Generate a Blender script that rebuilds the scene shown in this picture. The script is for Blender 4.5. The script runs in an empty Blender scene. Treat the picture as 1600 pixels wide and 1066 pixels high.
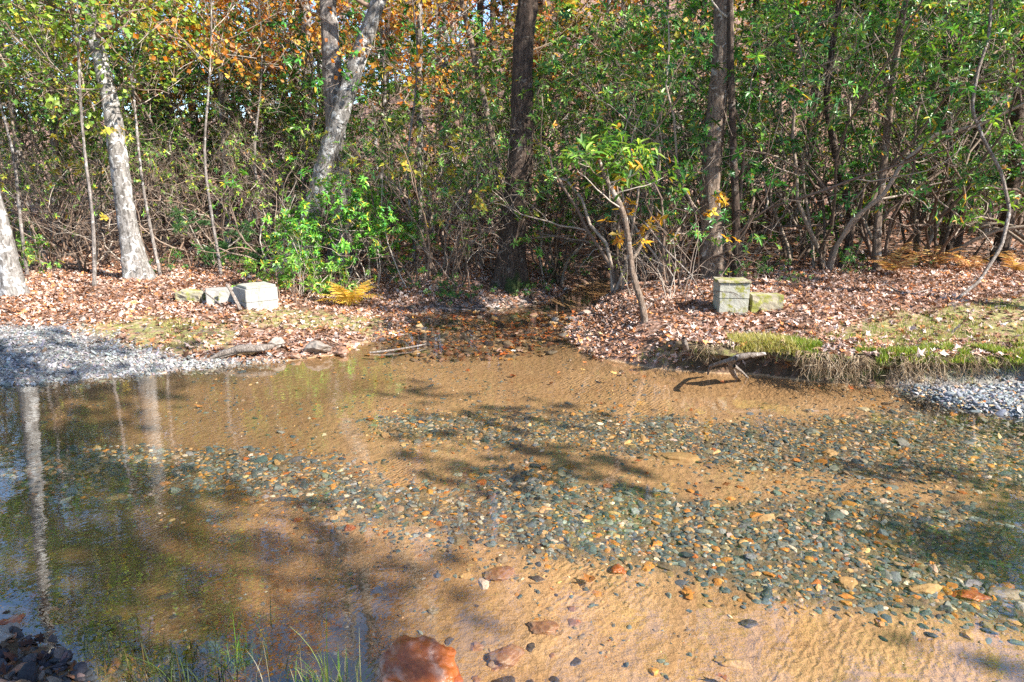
import bpy, math, random
import numpy as np
from mathutils import Vector, noise as mnoise
R = math.radians
sc = bpy.context.scene
C = sc.collection
rng = np.random.default_rng(7)
random.seed(7)
# ------------------------------------------------------------------ camera
FPX = 1067.0; PITCH = R(12.8); CAMZ = 2.0
cam = bpy.data.cameras.new('camera'); camo = bpy.data.objects.new('camera', cam); C.objects.link(camo)
cam.sensor_width = 36; cam.lens = 36*FPX/1600; cam.clip_start = 0.05; cam.clip_end = 3000
camo.location = (0, 0, CAMZ); camo.rotation_euler = (R(90)-PITCH, 0, 0)
sc.camera = camo
# ------------------------------------------------------------------ light
SUN_EL = R(37); SD = Vector((0.86, -0.51, 0)).normalized()
w = bpy.data.worlds.new('World'); sc.world = w; w.use_nodes = True
nt = w.node_tree; bg = nt.nodes['Background']
sky = nt.nodes.new('ShaderNodeTexSky'); sky.sky_type = 'NISHITA'; sky.sun_disc = False
sky.sun_elevation = SUN_EL; sky.sun_rotation = math.atan2(SD.x, SD.y)
sky.dust_density = 0.2; sky.ozone_density = 3.5
nt.links.new(sky.outputs[0], bg.inputs[0]); bg.inputs[1].default_value = 0.115
sl = bpy.data.lights.new('sun', 'SUN'); sl.energy = 5.0; sl.angle = R(0.53); sl.color = (1, 0.955, 0.88)
so = bpy.data.objects.new('sun', sl); C.objects.link(so)
sv = Vector((SD.x*math.cos(SUN_EL), SD.y*math.cos(SUN_EL), math.sin(SUN_EL)))
so.rotation_euler = sv.to_track_quat('Z', 'Y').to_euler(); so.location = (20, -12, 20)
vs = sc.view_settings; sc.display_settings.display_device = 'sRGB'
vs.view_transform = 'Standard'; vs.look = 'None'; vs.gamma = 1; vs.exposure = 1.7
sc.cycles.max_bounces = 6; sc.cycles.diffuse_bounces = 3; sc.cycles.glossy_bounces = 3
sc.cycles.transparent_max_bounces = 8; sc.cycles.transmission_bounces = 3
sc.cycles.use_denoising = False; sc.cycles.caustics_reflective = False; sc.cycles.caustics_refractive = False

# ------------------------------------------------------------------ pixel / terrain helpers
cp, sp = math.cos(PITCH), math.sin(PITCH)
def ray(px, py):
    rx, up = (px-800)/FPX, (533-py)/FPX
    return rx, cp+up*sp, -sp+up*cp
def at_z(px, py, z=0.0):
    x, y, dz = ray(px, py); t = (z-CAMZ)/dz
    return (x*t, y*t)
def at_y(px, py, Y):
    x, y, dz = ray(px, py); t = Y/y
    return np.array((x*t, Y, CAMZ+dz*t))
def ppm(y, z=0.0): return FPX/(y*cp+(CAMZ-z)*sp)
def sd_poly(poly, X, Y):
    poly = np.asarray(poly, float); d = np.full(X.shape, 1e9); ins = np.zeros(X.shape, bool)
    n = len(poly)
    for i in range(n):
        ax, ay = poly[i]; bx, by = poly[(i+1) % n]
        ex, ey = bx-ax, by-ay; l2 = ex*ex+ey*ey+1e-12
        t = np.clip(((X-ax)*ex+(Y-ay)*ey)/l2, 0, 1)
        d = np.minimum(d, (X-ax-t*ex)**2+(Y-ay-t*ey)**2)
        c = ((ay > Y) != (by > Y)) & (X < (bx-ax)*(Y-ay)/(by-ay+1e-12)+ax)
        ins ^= c
    d = np.sqrt(d)
    return np.where(ins, -d, d)
def sstep(a, b, x):
    t = np.clip((x-a)/(b-a), 0, 1); return t*t*(3-2*t)
_tabs = [np.random.default_rng(100+i).random((256, 256)) for i in range(3)]
def vnoise(X, Y, s, k=0):
    T = _tabs[k]; x = X/s+500.3; y = Y/s+500.7
    xi = np.floor(x).astype(int); yi = np.floor(y).astype(int); fx = x-xi; fy = y-yi
    fx = fx*fx*(3-2*fx); fy = fy*fy*(3-2*fy)
    a = T[xi % 256, yi % 256]; b = T[(xi+1) % 256, yi % 256]; c = T[xi % 256, (yi+1) % 256]; d = T[(xi+1) % 256, (yi+1) % 256]
    return (a*(1-fx)+b*fx)*(1-fy)+(c*(1-fx)+d*fx)*fy-0.5
SH = [(-700, 660), (-300, 628), (0, 603), (60, 601), (100, 598), (150, 592), (200, 587), (270, 579), (330, 575), (400, 568), (470, 562), (520, 556),
      (545, 546), (580, 534), (604, 525), (630, 508), (641, 492), (690, 487), (740, 484), (800, 480), (850, 473), (872, 464), (895, 453), (912, 444),
      (940, 436), (985, 434), (1010, 437), (985, 450), (960, 463), (931, 478), (905, 495), (890, 512), (886, 528), (908, 545), (931, 559), (975, 566),
      (1032, 576), (1100, 582), (1150, 583), (1202, 586), (1270, 596), (1326, 601), (1409, 605), (1500, 604), (1600, 603), (1900, 606), (2600, 640)]
WPOLY = [at_z(*p) for p in SH] + [(14, 1.0), (2.5, 1.0), (0.6, 1.3), (0.05, 1.9)] + [at_z(*p) for p in [(470, 1130), (330, 1120), (220, 1105), (110, 1060), (60, 1020), (15, 985), (-60, 945), (-260, 910)]] + [(-9, 3.4), (-16, 3.8)]
BAR = [at_z(*p) for p in [(1395, 604), (1420, 616), (1470, 636), (1540, 650), (1600, 660), (1800, 700), (2300, 760), (2600, 640), (1900, 600), (1600, 598)]]
RIFF = [at_z(*p) for p in [(600, 548), (680, 545), (800, 540), (900, 530), (930, 480), (850, 470), (640, 485), (590, 520)]]
def H(X, Y):
    X = np.asarray(X, float); Y = np.asarray(Y, float)
    s = sd_poly(WPOLY, X, Y) + 0.10*vnoise(X, Y, 0.35) + 0.05*vnoise(X, Y, 0.12, 1)
    back = sstep(4.5, 5.5, Y)
    # bank profile: length scale and height
    wr = sstep(0.9, 2.0, X)*back; wm = sstep(-2.4, -1.2, X)*(1-sstep(0.4, 1.0, X))*sstep(9, 10.5, Y); wc = sstep(0.5, 0.9, X)*(1-wr)*back
    L = 2.0*(1-wr-wm-wc)+0.13*wr+0.30*wm+0.55*wc; L = np.maximum(L, 0.12)
    hh = 0.36*(1-wr-wm-wc)+(0.34+0.20*sstep(0.2, 2.2, s))*wr+(0.20+0.2*sstep(0.2, 1.5, s))*wm+(0.16+0.24*sstep(0.3, 2.0, s))*wc
    hh = hh*back + (1-back)*0.12; L = L*back+(1-back)*0.9
    land = hh*(1-np.exp(-np.maximum(s, 0)/L)) + 0.10*sstep(1, 6, s)*back
    hf = 0.28+0.72*sstep(-30, 12, X)
    hill = 0.05*np.maximum(Y-13, 0) + 0.30*np.maximum(Y-26, 0)*sstep(24, 40, Y)*hf
    hill = np.where(Y > 110, 0.05*97+0.3*84*hf, hill)
    land = land + np.maximum(hill, 0)*sstep(0, 3, s) + (0.05*vnoise(X, Y, 0.9)+0.025*vnoise(X, Y, 0.3, 1))*sstep(0, 0.5, s) + 0.3*vnoise(X, Y, 4.0, 2)*sstep(2, 6, s)*sstep(13, 18, Y)
    dep = 0.15*(1-np.exp(-np.maximum(-s, 0)/0.35)) * (1+0.5*sstep(0, -2.5, X)*(1-sstep(5.5, 7, Y)))
    dep = dep*(1-0.62*sstep(0.1, -0.4, sd_poly(RIFF, X, Y)))
    bed = -dep + 0.03*vnoise(X, Y, 0.8, 1) + 0.012*vnoise(X, Y, 0.22)
    bs = sstep(0.10, -0.25, sd_poly(BAR, X, Y)); bed = bed*(1-bs)+(0.045+0.03*vnoise(X, Y, 0.5))*bs
    return np.where(s > 0, land, bed)
def h1(x, y): return float(H(np.array([x]), np.array([y]))[0])
def G(px, py):
    z = 0.2
    for _ in range(12):
        x, y = at_z(px, py, z); z = 0.5*z+0.5*h1(x, y)
    return np.array((x, y, h1(x, y)))

# ------------------------------------------------------------------ object helpers
def setp(o, label=None, cat=None, group=None, kind=None):
    if label: o['label'] = label
    if cat: o['category'] = cat
    if group: o['group'] = group
    if kind: o['kind'] = kind
    return o
def thing(name, label, cat, loc=(0, 0, 0), rz=0, group=None, sc_=1.0):
    o = bpy.data.objects.new(name, None); o.empty_display_size = 0.2; C.objects.link(o)
    o.location = tuple(loc); o.rotation_euler = (0, 0, rz); o.scale = (sc_,)*3 if np.isscalar(sc_) else sc_
    return setp(o, label, cat, group)
def mesh(name, V, Fs, mat, col=None, smooth=True):
    me = bpy.data.meshes.new(name); V = np.asarray(V, np.float32)
    if not isinstance(Fs, list): Fs = [Fs]
    Fs = [np.asarray(f, np.int32) for f in Fs if len(f)]
    me.vertices.add(len(V)); me.vertices.foreach_set('co', V.ravel())
    li = np.concatenate([f.ravel() for f in Fs]); cnt = np.concatenate([np.full(len(f), f.shape[1], np.int32) for f in Fs])
    st = np.concatenate([[0], np.cumsum(cnt)[:-1]]).astype(np.int32)
    me.loops.add(len(li)); me.loops.foreach_set('vertex_index', li)
    me.polygons.add(len(cnt)); me.polygons.foreach_set('loop_start', st); me.polygons.foreach_set('loop_total', cnt)
    me.update(calc_edges=True); me.validate()
    me.polygons.foreach_set('use_smooth', np.full(len(me.polygons), smooth))
    if col is not None:
        a = me.color_attributes.new('Col', 'FLOAT_COLOR', 'POINT')
        c = np.ones((len(V), 4), np.float32); c[:, :3] = col; a.data.foreach_set('color', c.ravel())
    me.materials.append(mat)
    return me
def obj(name, me, parent=None):
    o = bpy.data.objects.new(name, me); C.objects.link(o)
    if parent is not None: o.parent = parent
    return o
def kids(o): return [c for c in bpy.data.objects if c.parent == o]
def dup(src, ch, loc, rz, scl, label, group):
    r = src.copy(); C.objects.link(r); r.location = tuple(loc); r.rotation_euler = (0, 0, rz)
    r.scale = (scl,)*3 if np.isscalar(scl) else scl
    r['label'] = label; r['group'] = group
    for c in ch:
        d = c.copy(); C.objects.link(d); d.parent = r
    return r
def norm(v): return v/(np.linalg.norm(v, axis=-1, keepdims=True)+1e-9)
def tubes(P, Rr, sides):
    """P (B,n,3) R (B,n) -> verts, quads"""
    B, n, _ = P.shape
    T = np.empty_like(P); T[:, 1:-1] = P[:, 2:]-P[:, :-2]; T[:, 0] = P[:, 1]-P[:, 0]; T[:, -1] = P[:, -1]-P[:, -2]
    T = norm(T); m = norm(P[:, -1]-P[:, 0])
    ref = np.where(np.abs(m[:, 2:3]) > 0.6, np.array([[0.95, 0.3, 0.05]]), np.array([[0.05, 0.1, 0.99]]))
    U = norm(np.cross(T, ref[:, None, :])); W = np.cross(T, U)
    a = np.arange(sides)*2*np.pi/sides
    V = P[:, :, None, :] + Rr[:, :, None, None]*(U[:, :, None, :]*np.cos(a)[None, None, :, None]+W[:, :, None, :]*np.sin(a)[None, None, :, None])
    idx = np.arange(B*n*sides).reshape(B, n, sides)
    i0 = idx[:, :-1, :]; i1 = idx[:, 1:, :]
    F = np.stack([i0, np.roll(i0, -1, 2), np.roll(i1, -1, 2), i1], -1).reshape(-1, 4)
    return V.reshape(-1, 3), F
class Acc:
    def __init__(s): s.V = []; s.F3 = []; s.F4 = []; s.C = []; s.n = 0
    def add(s, V, F, col=None):
        V = np.asarray(V); F = np.asarray(F)
        (s.F3 if F.shape[1] == 3 else s.F4).append(F+s.n); s.V.append(V); s.n += len(V)
        s.C.append(np.broadcast_to(np.array((0.5, 0.5, 0.5)) if col is None else col, (len(V), 3)))
    def mesh(s, name, mat, smooth=True):
        Fs = []
        if s.F3: Fs.append(np.concatenate(s.F3))
        if s.F4: Fs.append(np.concatenate(s.F4))
        return mesh(name, np.concatenate(s.V), Fs, mat, np.concatenate(s.C), smooth)

# ------------------------------------------------------------------ materials
class N:
    def __init__(s, name):
        s.m = bpy.data.materials.new(name); s.m.use_nodes = True; s.t = s.m.node_tree
        s.out = s.t.nodes['Material Output']; s.p = s.t.nodes['Principled BSDF']
    def new(s, typ, **k):
        n = s.t.nodes.new('ShaderNode'+typ)
        for a, b in k.items(): setattr(n, a, b)
        return n
    def link(s, a, b): s.t.links.new(a, b)
    def noise(s, scale, detail=4, rough=0.6, vec=None, dist=0):
        n = s.new('TexNoise'); n.inputs['Scale'].default_value = scale; n.inputs['Detail'].default_value = detail
        n.inputs['Roughness'].default_value = rough; n.inputs['Distortion'].default_value = dist
        if vec is not None: s.link(vec, n.inputs['Vector'])
        return n
    def pos(s):
        return s.new('NewGeometry').outputs['Position']
    def objc(s): return s.new('TexCoord').outputs['Object']
    def ramp(s, fac, stops):
        r = s.new('ValToRGB'); s.link(fac, r.inputs[0]); e = r.color_ramp.elements
        while len(e) < len(stops): e.new(0.5)
        for q, (p_, c) in zip(e, stops):
            q.position = p_; q.color = (c[0], c[1], c[2], 1) if not np.isscalar(c) else (c, c, c, 1)
        return r.outputs[0]
    def mix(s, f, a, b, mode='MIX'):
        n = s.new('Mix', data_type='RGBA', blend_type=mode)
        for i, v in ((0, f), (6, a), (7, b)):
            if hasattr(v, 'is_linked'): s.link(v, n.inputs[i])
            elif i == 0: n.inputs[0].default_value = v
            else: n.inputs[i].default_value = (*v, 1)
        return n.outputs[2]
    def math(s, op, a, b=None):
        n = s.new('Math', operation=op)
        for i, v in ((0, a), (1, b)):
            if v is None: continue
            if hasattr(v, 'is_linked'): s.link(v, n.inputs[i])
            else: n.inputs[i].default_value = v
        return n.outputs[0]
    def bump(s, h, strength=0.5, dist=0.02, nrm=None):
        b = s.new('Bump'); b.inputs['Strength'].default_value = strength; b.inputs['Distance'].default_value = dist
        s.link(h, b.inputs['Height'])
        if nrm is not None: s.link(nrm, b.inputs['Normal'])
        return b.outputs[0]
    def mapv(s, vec, scale, rot=(0, 0, 0)):
        m = s.new('Mapping'); s.link(vec, m.inputs[0]); m.inputs['Scale'].default_value = scale; m.inputs['Rotation'].default_value = rot
        return m.outputs[0]
    def attr(s, name='Col'):
        a = s.new('Attribute'); a.attribute_name = name; return a.outputs['Color']

def mat_leaf(name, rough=0.45, trans=0.35, spec=0.5, tint=(1.25, 1.15, 0.5)):
    n = N(name); c = n.attr(); n.link(c, n.p.inputs['Base Color']); n.p.inputs['Roughness'].default_value = rough
    n.p.inputs['Specular IOR Level'].default_value = spec
    tr = n.new('BsdfTranslucent'); tc = n.mix(1.0, c, tint, 'MULTIPLY'); n.link(tc, tr.inputs[0])
    ms = n.new('MixShader'); ms.inputs[0].default_value = trans
    n.link(n.p.outputs[0], ms.inputs[1]); n.link(tr.outputs[0], ms.inputs[2]); n.link(ms.outputs[0], n.out.inputs[0])
    return n.m
M_rhodo = mat_leaf('rhododendron leaf', 0.38, 0.3, 0.4)
M_crown = mat_leaf('crown leaf', 0.5, 0.5, 0.3, (1.3, 1.1, 0.6))
M_litter = mat_leaf('fallen leaf', 0.7, 0.1, 0.15, (1, 0.9, 0.8))
M_grass = mat_leaf('grass blade', 0.5, 0.35, 0.3)
def mat_attr(name, rough, bump_s=0, bscale=60, spec=0.4, amt=0.5):
    n = N(name); c = n.attr(); t = n.noise(bscale, 5, 0.65, n.objc())
    cc = n.mix(1.0, c, n.ramp(t.outputs[0], [(0.3, 1-amt), (0.7, 1+amt*0.6)]), 'MULTIPLY')
    n.link(cc, n.p.inputs['Base Color']); n.p.inputs['Roughness'].default_value = rough; n.p.inputs['Specular IOR Level'].default_value = spec
    if bump_s: n.link(n.bump(t.outputs[0], bump_s, 0.01), n.p.inputs['Normal'])
    return n.m
M_pebble = mat_attr('pebble', 0.65, 0.3, 70, 0.2)
M_twig = mat_attr('twig', 0.8, 0.2, 40, 0.2, 0.5)
def mat_bark(name, base, dark, lich, lich_amt, moss=None, sc_=1.0, ridged=1.0, wet=0.85):
    n = N(name); p = n.pos()
    v = n.mapv(p, (9*sc_, 9*sc_, 2.0*sc_)); f = n.noise(2.2, 8, 0.7, v, 0.6)
    w2 = n.noise(22*sc_, 6, 0.7, p)
    c = n.mix(n.ramp(f.outputs[0], [(0.36, 0), (0.6, 1)]), dark, base)
    c = n.mix(1.0, c, n.ramp(w2.outputs[0], [(0.3, 0.6), (0.7, 1.3)]), 'MULTIPLY')
    l = n.noise(5.5*sc_, 6, 0.68, p, 0.8); lr = n.ramp(l.outputs[0], [(0.62-lich_amt*0.3, 0), (0.68-lich_amt*0.3, 1)])
    c = n.mix(lr, c, lich)
    d = n.noise(7.0*sc_, 5, 0.6, n.mapv(p, (1, 1, 2.2)), 1.2); dr = n.ramp(d.outputs[0], [(0.60, 0), (0.67, 1)])
    c = n.mix(dr, c, tuple(x*0.9 for x in dark))
    if moss:
        sx = n.new('SeparateXYZ'); n.link(p, sx.inputs[0])
        mz = n.math('SUBTRACT', 1.35, n.math('MULTIPLY', sx.outputs[2], 0.75)); mm = n.math('MULTIPLY', mz, n.noise(4, 6, 0.7, p).outputs[0])
        c = n.mix(n.ramp(mm, [(0.50, 0), (0.62, 0.8)]), c, moss)
    n.link(c, n.p.inputs['Base Color']); n.p.inputs['Roughness'].default_value = wet; n.p.inputs['Specular IOR Level'].default_value = 0.2
    n.link(n.bump(n.math('ADD', f.outputs[0], n.math('MULTIPLY', w2.outputs[0], 0.4)), 0.8*ridged, 0.04), n.p.inputs['Normal'])
    return n.m
M_pale = mat_bark('pale lichened bark', (0.26, 0.24, 0.22), (0.07, 0.06, 0.05), (0.46, 0.45, 0.43), 0.32, sc_=1.3, ridged=0.6)
M_grey = mat_bark('grey bark', (0.26, 0.225, 0.20), (0.08, 0.065, 0.055), (0.42, 0.40, 0.37), 0.2)
M_darkb = mat_bark('dark furrowed bark', (0.11, 0.075, 0.055), (0.025, 0.018, 0.014), (0.20, 0.17, 0.14), 0.10, moss=(0.03, 0.055, 0.012), sc_=1.4, ridged=1.4)
M_brown = mat_bark('brown bark', (0.24, 0.175, 0.13), (0.06, 0.042, 0.03), (0.36, 0.33, 0.29), 0.15, sc_=1.5)
M_drift = mat_bark('driftwood', (0.30, 0.25, 0.21), (0.09, 0.065, 0.05), (0.4, 0.37, 0.34), 0.2, sc_=3)

# ------------------------------------------------------------------ setting: ground
def axis(lo, hi, step, ext_lo, ext_hi, g=1.18):
    a = list(np.arange(lo, hi+1e-6, step)); s = step; x = a[-1]
    while x < ext_hi: s *= g; x += s; a.append(x)
    s = step; x = a[0]; b = []
    while x > ext_lo: s *= g; x -= s; b.append(x)
    return np.array(b[::-1]+a)
xs = axis(-8.5, 8.5, 0.055, -260, 260); ys = axis(2.0, 12.6, 0.055, -60, 400, 1.12)
GX, GY = np.meshgrid(xs, ys); GZ = H(GX, GY)
nx, ny = len(xs), len(ys)
S = sd_poly(WPOLY, GX, GY)
LG = [at_z(*p, 0.05) for p in [(-500, 526), (-100, 530), (0, 532), (60, 534), (110, 535), (150, 541), (200, 550), (240, 556), (300, 560), (400, 563), (470, 566), (330, 580), (200, 592), (0, 612), (-300, 640), (-500, 660)]]
gband = [
 [(-200, 690), (150, 676), (250, 684), (400, 692), (520, 722), (600, 748), (700, 762), (770, 736), (860, 730), (930, 758), (1060, 776), (1180, 780), (1300, 772), (1450, 784), (1700, 790), (1900, 830), (1900, 1000), (1600, 962), (1450, 940), (1250, 930), (1100, 890), (960, 868), (800, 858), (700, 838), (600, 800), (480, 770), (330, 750), (200, 740), (-200, 760)],
 [(560, 648), (640, 640), (760, 644), (900, 646), (1040, 652), (1180, 662), (1300, 652), (1400, 640), (1500, 625), (1750, 640), (1900, 770), (1650, 772), (1520, 764), (1400, 742), (1260, 728), (1150, 716), (1000, 700), (900, 690), (780, 694), (660, 680)]]
GBP = [[at_z(*p, -0.12) for p in b] for b in gband]
gm = np.minimum(sd_poly(GBP[0], GX, GY), sd_poly(GBP[1], GX, GY)) + 0.25*vnoise(GX, GY, 0.4)
grav = sstep(0.12, -0.12, gm)*(S < 0); grav = np.maximum(grav, sstep(0.1, -0.1, sd_poly(BAR, GX, GY)))
grav = np.maximum(grav, 0.9*sstep(0.12, -0.2, sd_poly(LG, GX, GY)+0.25*vnoise(GX, GY, 0.3)))
SILT_SHADE = [at_z(*p) for p in [(-900, 625), (-100, 622), (120, 630), (260, 680), (330, 760), (400, 830), (500, 900), (560, 960), (520, 1100), (-900, 1200)]]
silt = sstep(0.35, -0.45, sd_poly(SILT_SHADE, GX, GY)+0.6*vnoise(GX, GY, 0.5))*(S < 0.5)  # silt tone, with shade and depth of the left pool painted in
silt = np.maximum(silt, 0.6*sstep(0.3, -0.3, sd_poly([at_z(*q) for q in [(420, 840), (560, 830), (700, 860), (740, 940), (700, 1090), (400, 1090)]], GX, GY)+0.5*vnoise(GX, GY, 0.4)))  # bed colour darkened here so the sky reflection shows
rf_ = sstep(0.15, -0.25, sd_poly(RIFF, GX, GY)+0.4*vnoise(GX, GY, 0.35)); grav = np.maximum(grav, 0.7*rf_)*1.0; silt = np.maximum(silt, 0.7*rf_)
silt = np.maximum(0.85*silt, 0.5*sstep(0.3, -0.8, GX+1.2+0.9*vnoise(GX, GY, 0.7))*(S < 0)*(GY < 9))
MO = [([(150, 500), (250, 490), (340, 498), (350, 515), (260, 522), (180, 515)], 0.3), ([(1000, 500), (1060, 505), (1080, 530), (1130, 545), (1250, 560), (1250, 585), (1110, 570), (1010, 535)], 0.5),
      ([(1290, 505), (1420, 490), (1600, 470), (1800, 470), (1800, 575), (1500, 575), (1280, 560), (1260, 530)], 0.5), ([(380, 470), (600, 475), (620, 495), (400, 495)], 0.3)]
moss = np.zeros_like(GX)
MOP = []
for mp, z in MO:
    q = [at_z(*p, z) for p in mp]; MOP.append(q)
    moss = np.maximum(moss, sstep(0.25, -0.25, sd_poly(q, GX, GY)+0.5*vnoise(GX, GY, 0.35)))
moss *= (S > 0)
idx = np.arange(nx*ny).reshape(ny, nx)
F = np.stack([idx[:-1, :-1], idx[:-1, 1:], idx[1:, 1:], idx[1:, :-1]], -1).reshape(-1, 4)
n = N('ground'); p = n.pos()
za = n.attr('Zone'); sep = n.new('SeparateColor'); n.link(za, sep.inputs[0])
sx = n.new('SeparateXYZ'); n.link(p, sx.inputs[0])
# litter
vo = n.new('TexVoronoi'); n.link(p, vo.inputs['Vector']); vo.inputs['Scale'].default_value = 16; vo.inputs['Randomness'].default_value = 1
lit = n.ramp(n.new('SeparateColor').outputs[0], [(0, 0), (1, 1)])
spv = n.new('SeparateColor'); n.link(vo.outputs['Color'], spv.inputs[0])
lit = n.ramp(spv.outputs[0], [(0.0, (0.10, 0.05, 0.03)), (0.35, (0.22, 0.12, 0.075)), (0.6, (0.33, 0.19, 0.13)), (0.8, (0.46, 0.31, 0.24)), (1.0, (0.26, 0.11, 0.05))])
lit = n.mix(n.ramp(n.noise(3, 6, 0.7, p).outputs[0], [(0.45, 0), (0.65, 0.8)]), lit, (0.07, 0.045, 0.028))
# soil on steep faces
nz = n.new('NewGeometry'); nzs = n.new('SeparateXYZ'); n.link(nz.outputs['True Normal'], nzs.inputs[0])
steep = n.ramp(nzs.outputs[2], [(0.45, 1), (0.75, 0)])
soil = n.mix(n.noise(14, 6, 0.7, p).outputs[0], (0.03, 0.02, 0.012), (0.13, 0.085, 0.05))
near = n.ramp(n.math('ADD', sx.outputs[1], 0.0), [(0.0, 1), (1.0, 1)]); land = n.mix(steep, lit, soil)
nearm = n.math('LESS_THAN', sx.outputs[1], 4.4); land = n.mix(nearm, land, soil)
mossc = n.mix(n.noise(30, 6, 0.7, p).outputs[0], (0.10, 0.12, 0.02), (0.36, 0.34, 0.14))
land = n.mix(n.math('MULTIPLY', sep.outputs[1], n.ramp(n.noise(9, 5, 0.7, p).outputs[0], [(0.40, 0), (0.55, 0.85)])), land, mossc)
# bed
sand = n.mix(n.noise(2.3, 5, 0.6, n.mapv(p, (0.6, 1.6, 1), (0, 0, R(-12)))).outputs[0], (0.30, 0.175, 0.085), (0.53, 0.365, 0.215))
gr = n.noise(120, 3, 0.7, p); sand = n.mix(1.0, sand, n.ramp(gr.outputs[0], [(0.3, 0.75), (0.7, 1.25)]), 'MULTIPLY')
fle = n.noise(20, 5, 0.75, n.mapv(p, (0.55, 1.5, 1), (0, 0, R(-20)))); flr = n.ramp(fle.outputs[0], [(0.57, 0), (0.66, 0.75)])
big = n.noise(1.1, 4, 0.6, p); sand = n.mix(n.math('MULTIPLY', flr, n.ramp(big.outputs[0], [(0.35, 0.35), (0.6, 1)])), sand, (0.12, 0.065, 0.03))
gravc = n.mix(n.noise(40, 4, 0.7, p).outputs[0], (0.07, 0.06, 0.045), (0.26, 0.21, 0.15))
bed = n.mix(sep.outputs[0], sand, gravc)
silt_shade_c = n.mix(n.noise(7, 7, 0.72, p).outputs[0], (0.025, 0.018, 0.010), (0.17, 0.10, 0.04))  # dark brown silt colour that also carries the painted shade
bed = n.mix(sep.outputs[2], bed, silt_shade_c)
under = n.ramp(n.math('ADD', sx.outputs[2], n.math('MULTIPLY', n.math('SUBTRACT', n.noise(12, 4, 0.6, p).outputs[0], 0.5), 0.03)), [(0.0, 1), (0.02, 0)])
land = n.mix(sep.outputs[0], land, n.mix(n.noise(40, 4, 0.7, p).outputs[0], (0.12, 0.11, 0.10), (0.34, 0.32, 0.30)))
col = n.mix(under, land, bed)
n.link(col, n.p.inputs['Base Color']); n.p.inputs['Roughness'].default_value = 0.85; n.p.inputs['Specular IOR Level'].default_value = 0.2
# sand ripples as relief
rip = n.new('TexWave', wave_type='BANDS', bands_direction='X'); n.link(n.mapv(p, (1, 1, 1), (0, 0, R(38))), rip.inputs[0])
rip.inputs['Scale'].default_value = 8.0; rip.inputs['Distortion'].default_value = 7.0; rip.inputs['Detail'].default_value = 3; rip.inputs['Detail Scale'].default_value = 1.6
rz_ = n.ramp(n.noise(0.8, 3, 0.6, p).outputs[0], [(0.48, 0.0), (0.66, 0.30)])
ripu = n.math('MULTIPLY', rip.outputs[1], n.math('MULTIPLY', under, rz_))
hgt = n.math('ADD', n.math('ADD', n.noise(28, 6, 0.7, p).outputs[0], n.math('MULTIPLY', vo.outputs['Distance'], 0.6)), ripu)
n.link(n.bump(hgt, 0.75, 0.03), n.p.inputs['Normal'])
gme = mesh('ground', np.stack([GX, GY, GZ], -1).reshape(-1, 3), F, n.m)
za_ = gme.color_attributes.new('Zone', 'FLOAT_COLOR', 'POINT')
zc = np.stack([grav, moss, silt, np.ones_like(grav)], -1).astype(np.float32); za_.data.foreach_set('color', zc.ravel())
setp(obj('ground', gme), kind='structure')

# ------------------------------------------------------------------ water
n = N('clear stream water'); p = n.pos()
n.t.nodes.remove(n.p)
w1 = n.noise(3.2, 2, 0.45, n.mapv(p, (0.6, 1.4, 1), (0, 0, R(-25))), 0.4)
w2 = n.noise(13, 2, 0.45, n.mapv(p, (0.55, 1.5, 1), (0, 0, R(-35))), 0.8)
wv = n.new('TexWave', wave_type='BANDS', bands_direction='X'); n.link(n.mapv(p, (1, 1, 1), (0, 0, R(38))), wv.inputs[0])
wv.inputs['Scale'].default_value = 7; wv.inputs['Distortion'].default_value = 9; wv.inputs['Detail'].default_value = 3; wv.inputs['Detail Scale'].default_value = 1.3
zone = n.ramp(n.noise(0.55, 2, 0.5, p).outputs[0], [(0.42, 0.25), (0.62, 1)])
hh = n.math('ADD', n.math('MULTIPLY', w1.outputs[0], 0.8), n.math('ADD', n.math('MULTIPLY', w2.outputs[0], 0.10), n.math('MULTIPLY', n.math('MULTIPLY', wv.outputs[1], zone), 0.05)))
bn = n.bump(hh, 0.30, 0.010)
lw_ = n.new('LayerWeight'); lw_.inputs['Blend'].default_value = 0.5; n.link(bn, lw_.inputs['Normal'])
fres = n.math('ADD', n.math('MULTIPLY', n.math('POWER', lw_.outputs['Facing'], 3.0), 0.87), 0.115)
gl = n.new('BsdfGlossy'); gl.inputs['Roughness'].default_value = 0.0; n.link(bn, gl.inputs['Normal'])
tr = n.new('BsdfTransparent'); tr.inputs[0].default_value = (0.955, 0.895, 0.79, 1)
ms = n.new('MixShader'); n.link(fres, ms.inputs[0]); n.link(tr.outputs[0], ms.inputs[1]); n.link(gl.outputs[0], ms.inputs[2]); n.link(ms.outputs[0], n.out.inputs[0])
wm = mesh('water', [(-30, -4, 0), (30, -4, 0), (30, 17, 0), (-30, 17, 0)], [[(0, 1, 2, 3)]], n.m)
setp(obj('water', wm), kind='structure')

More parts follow.
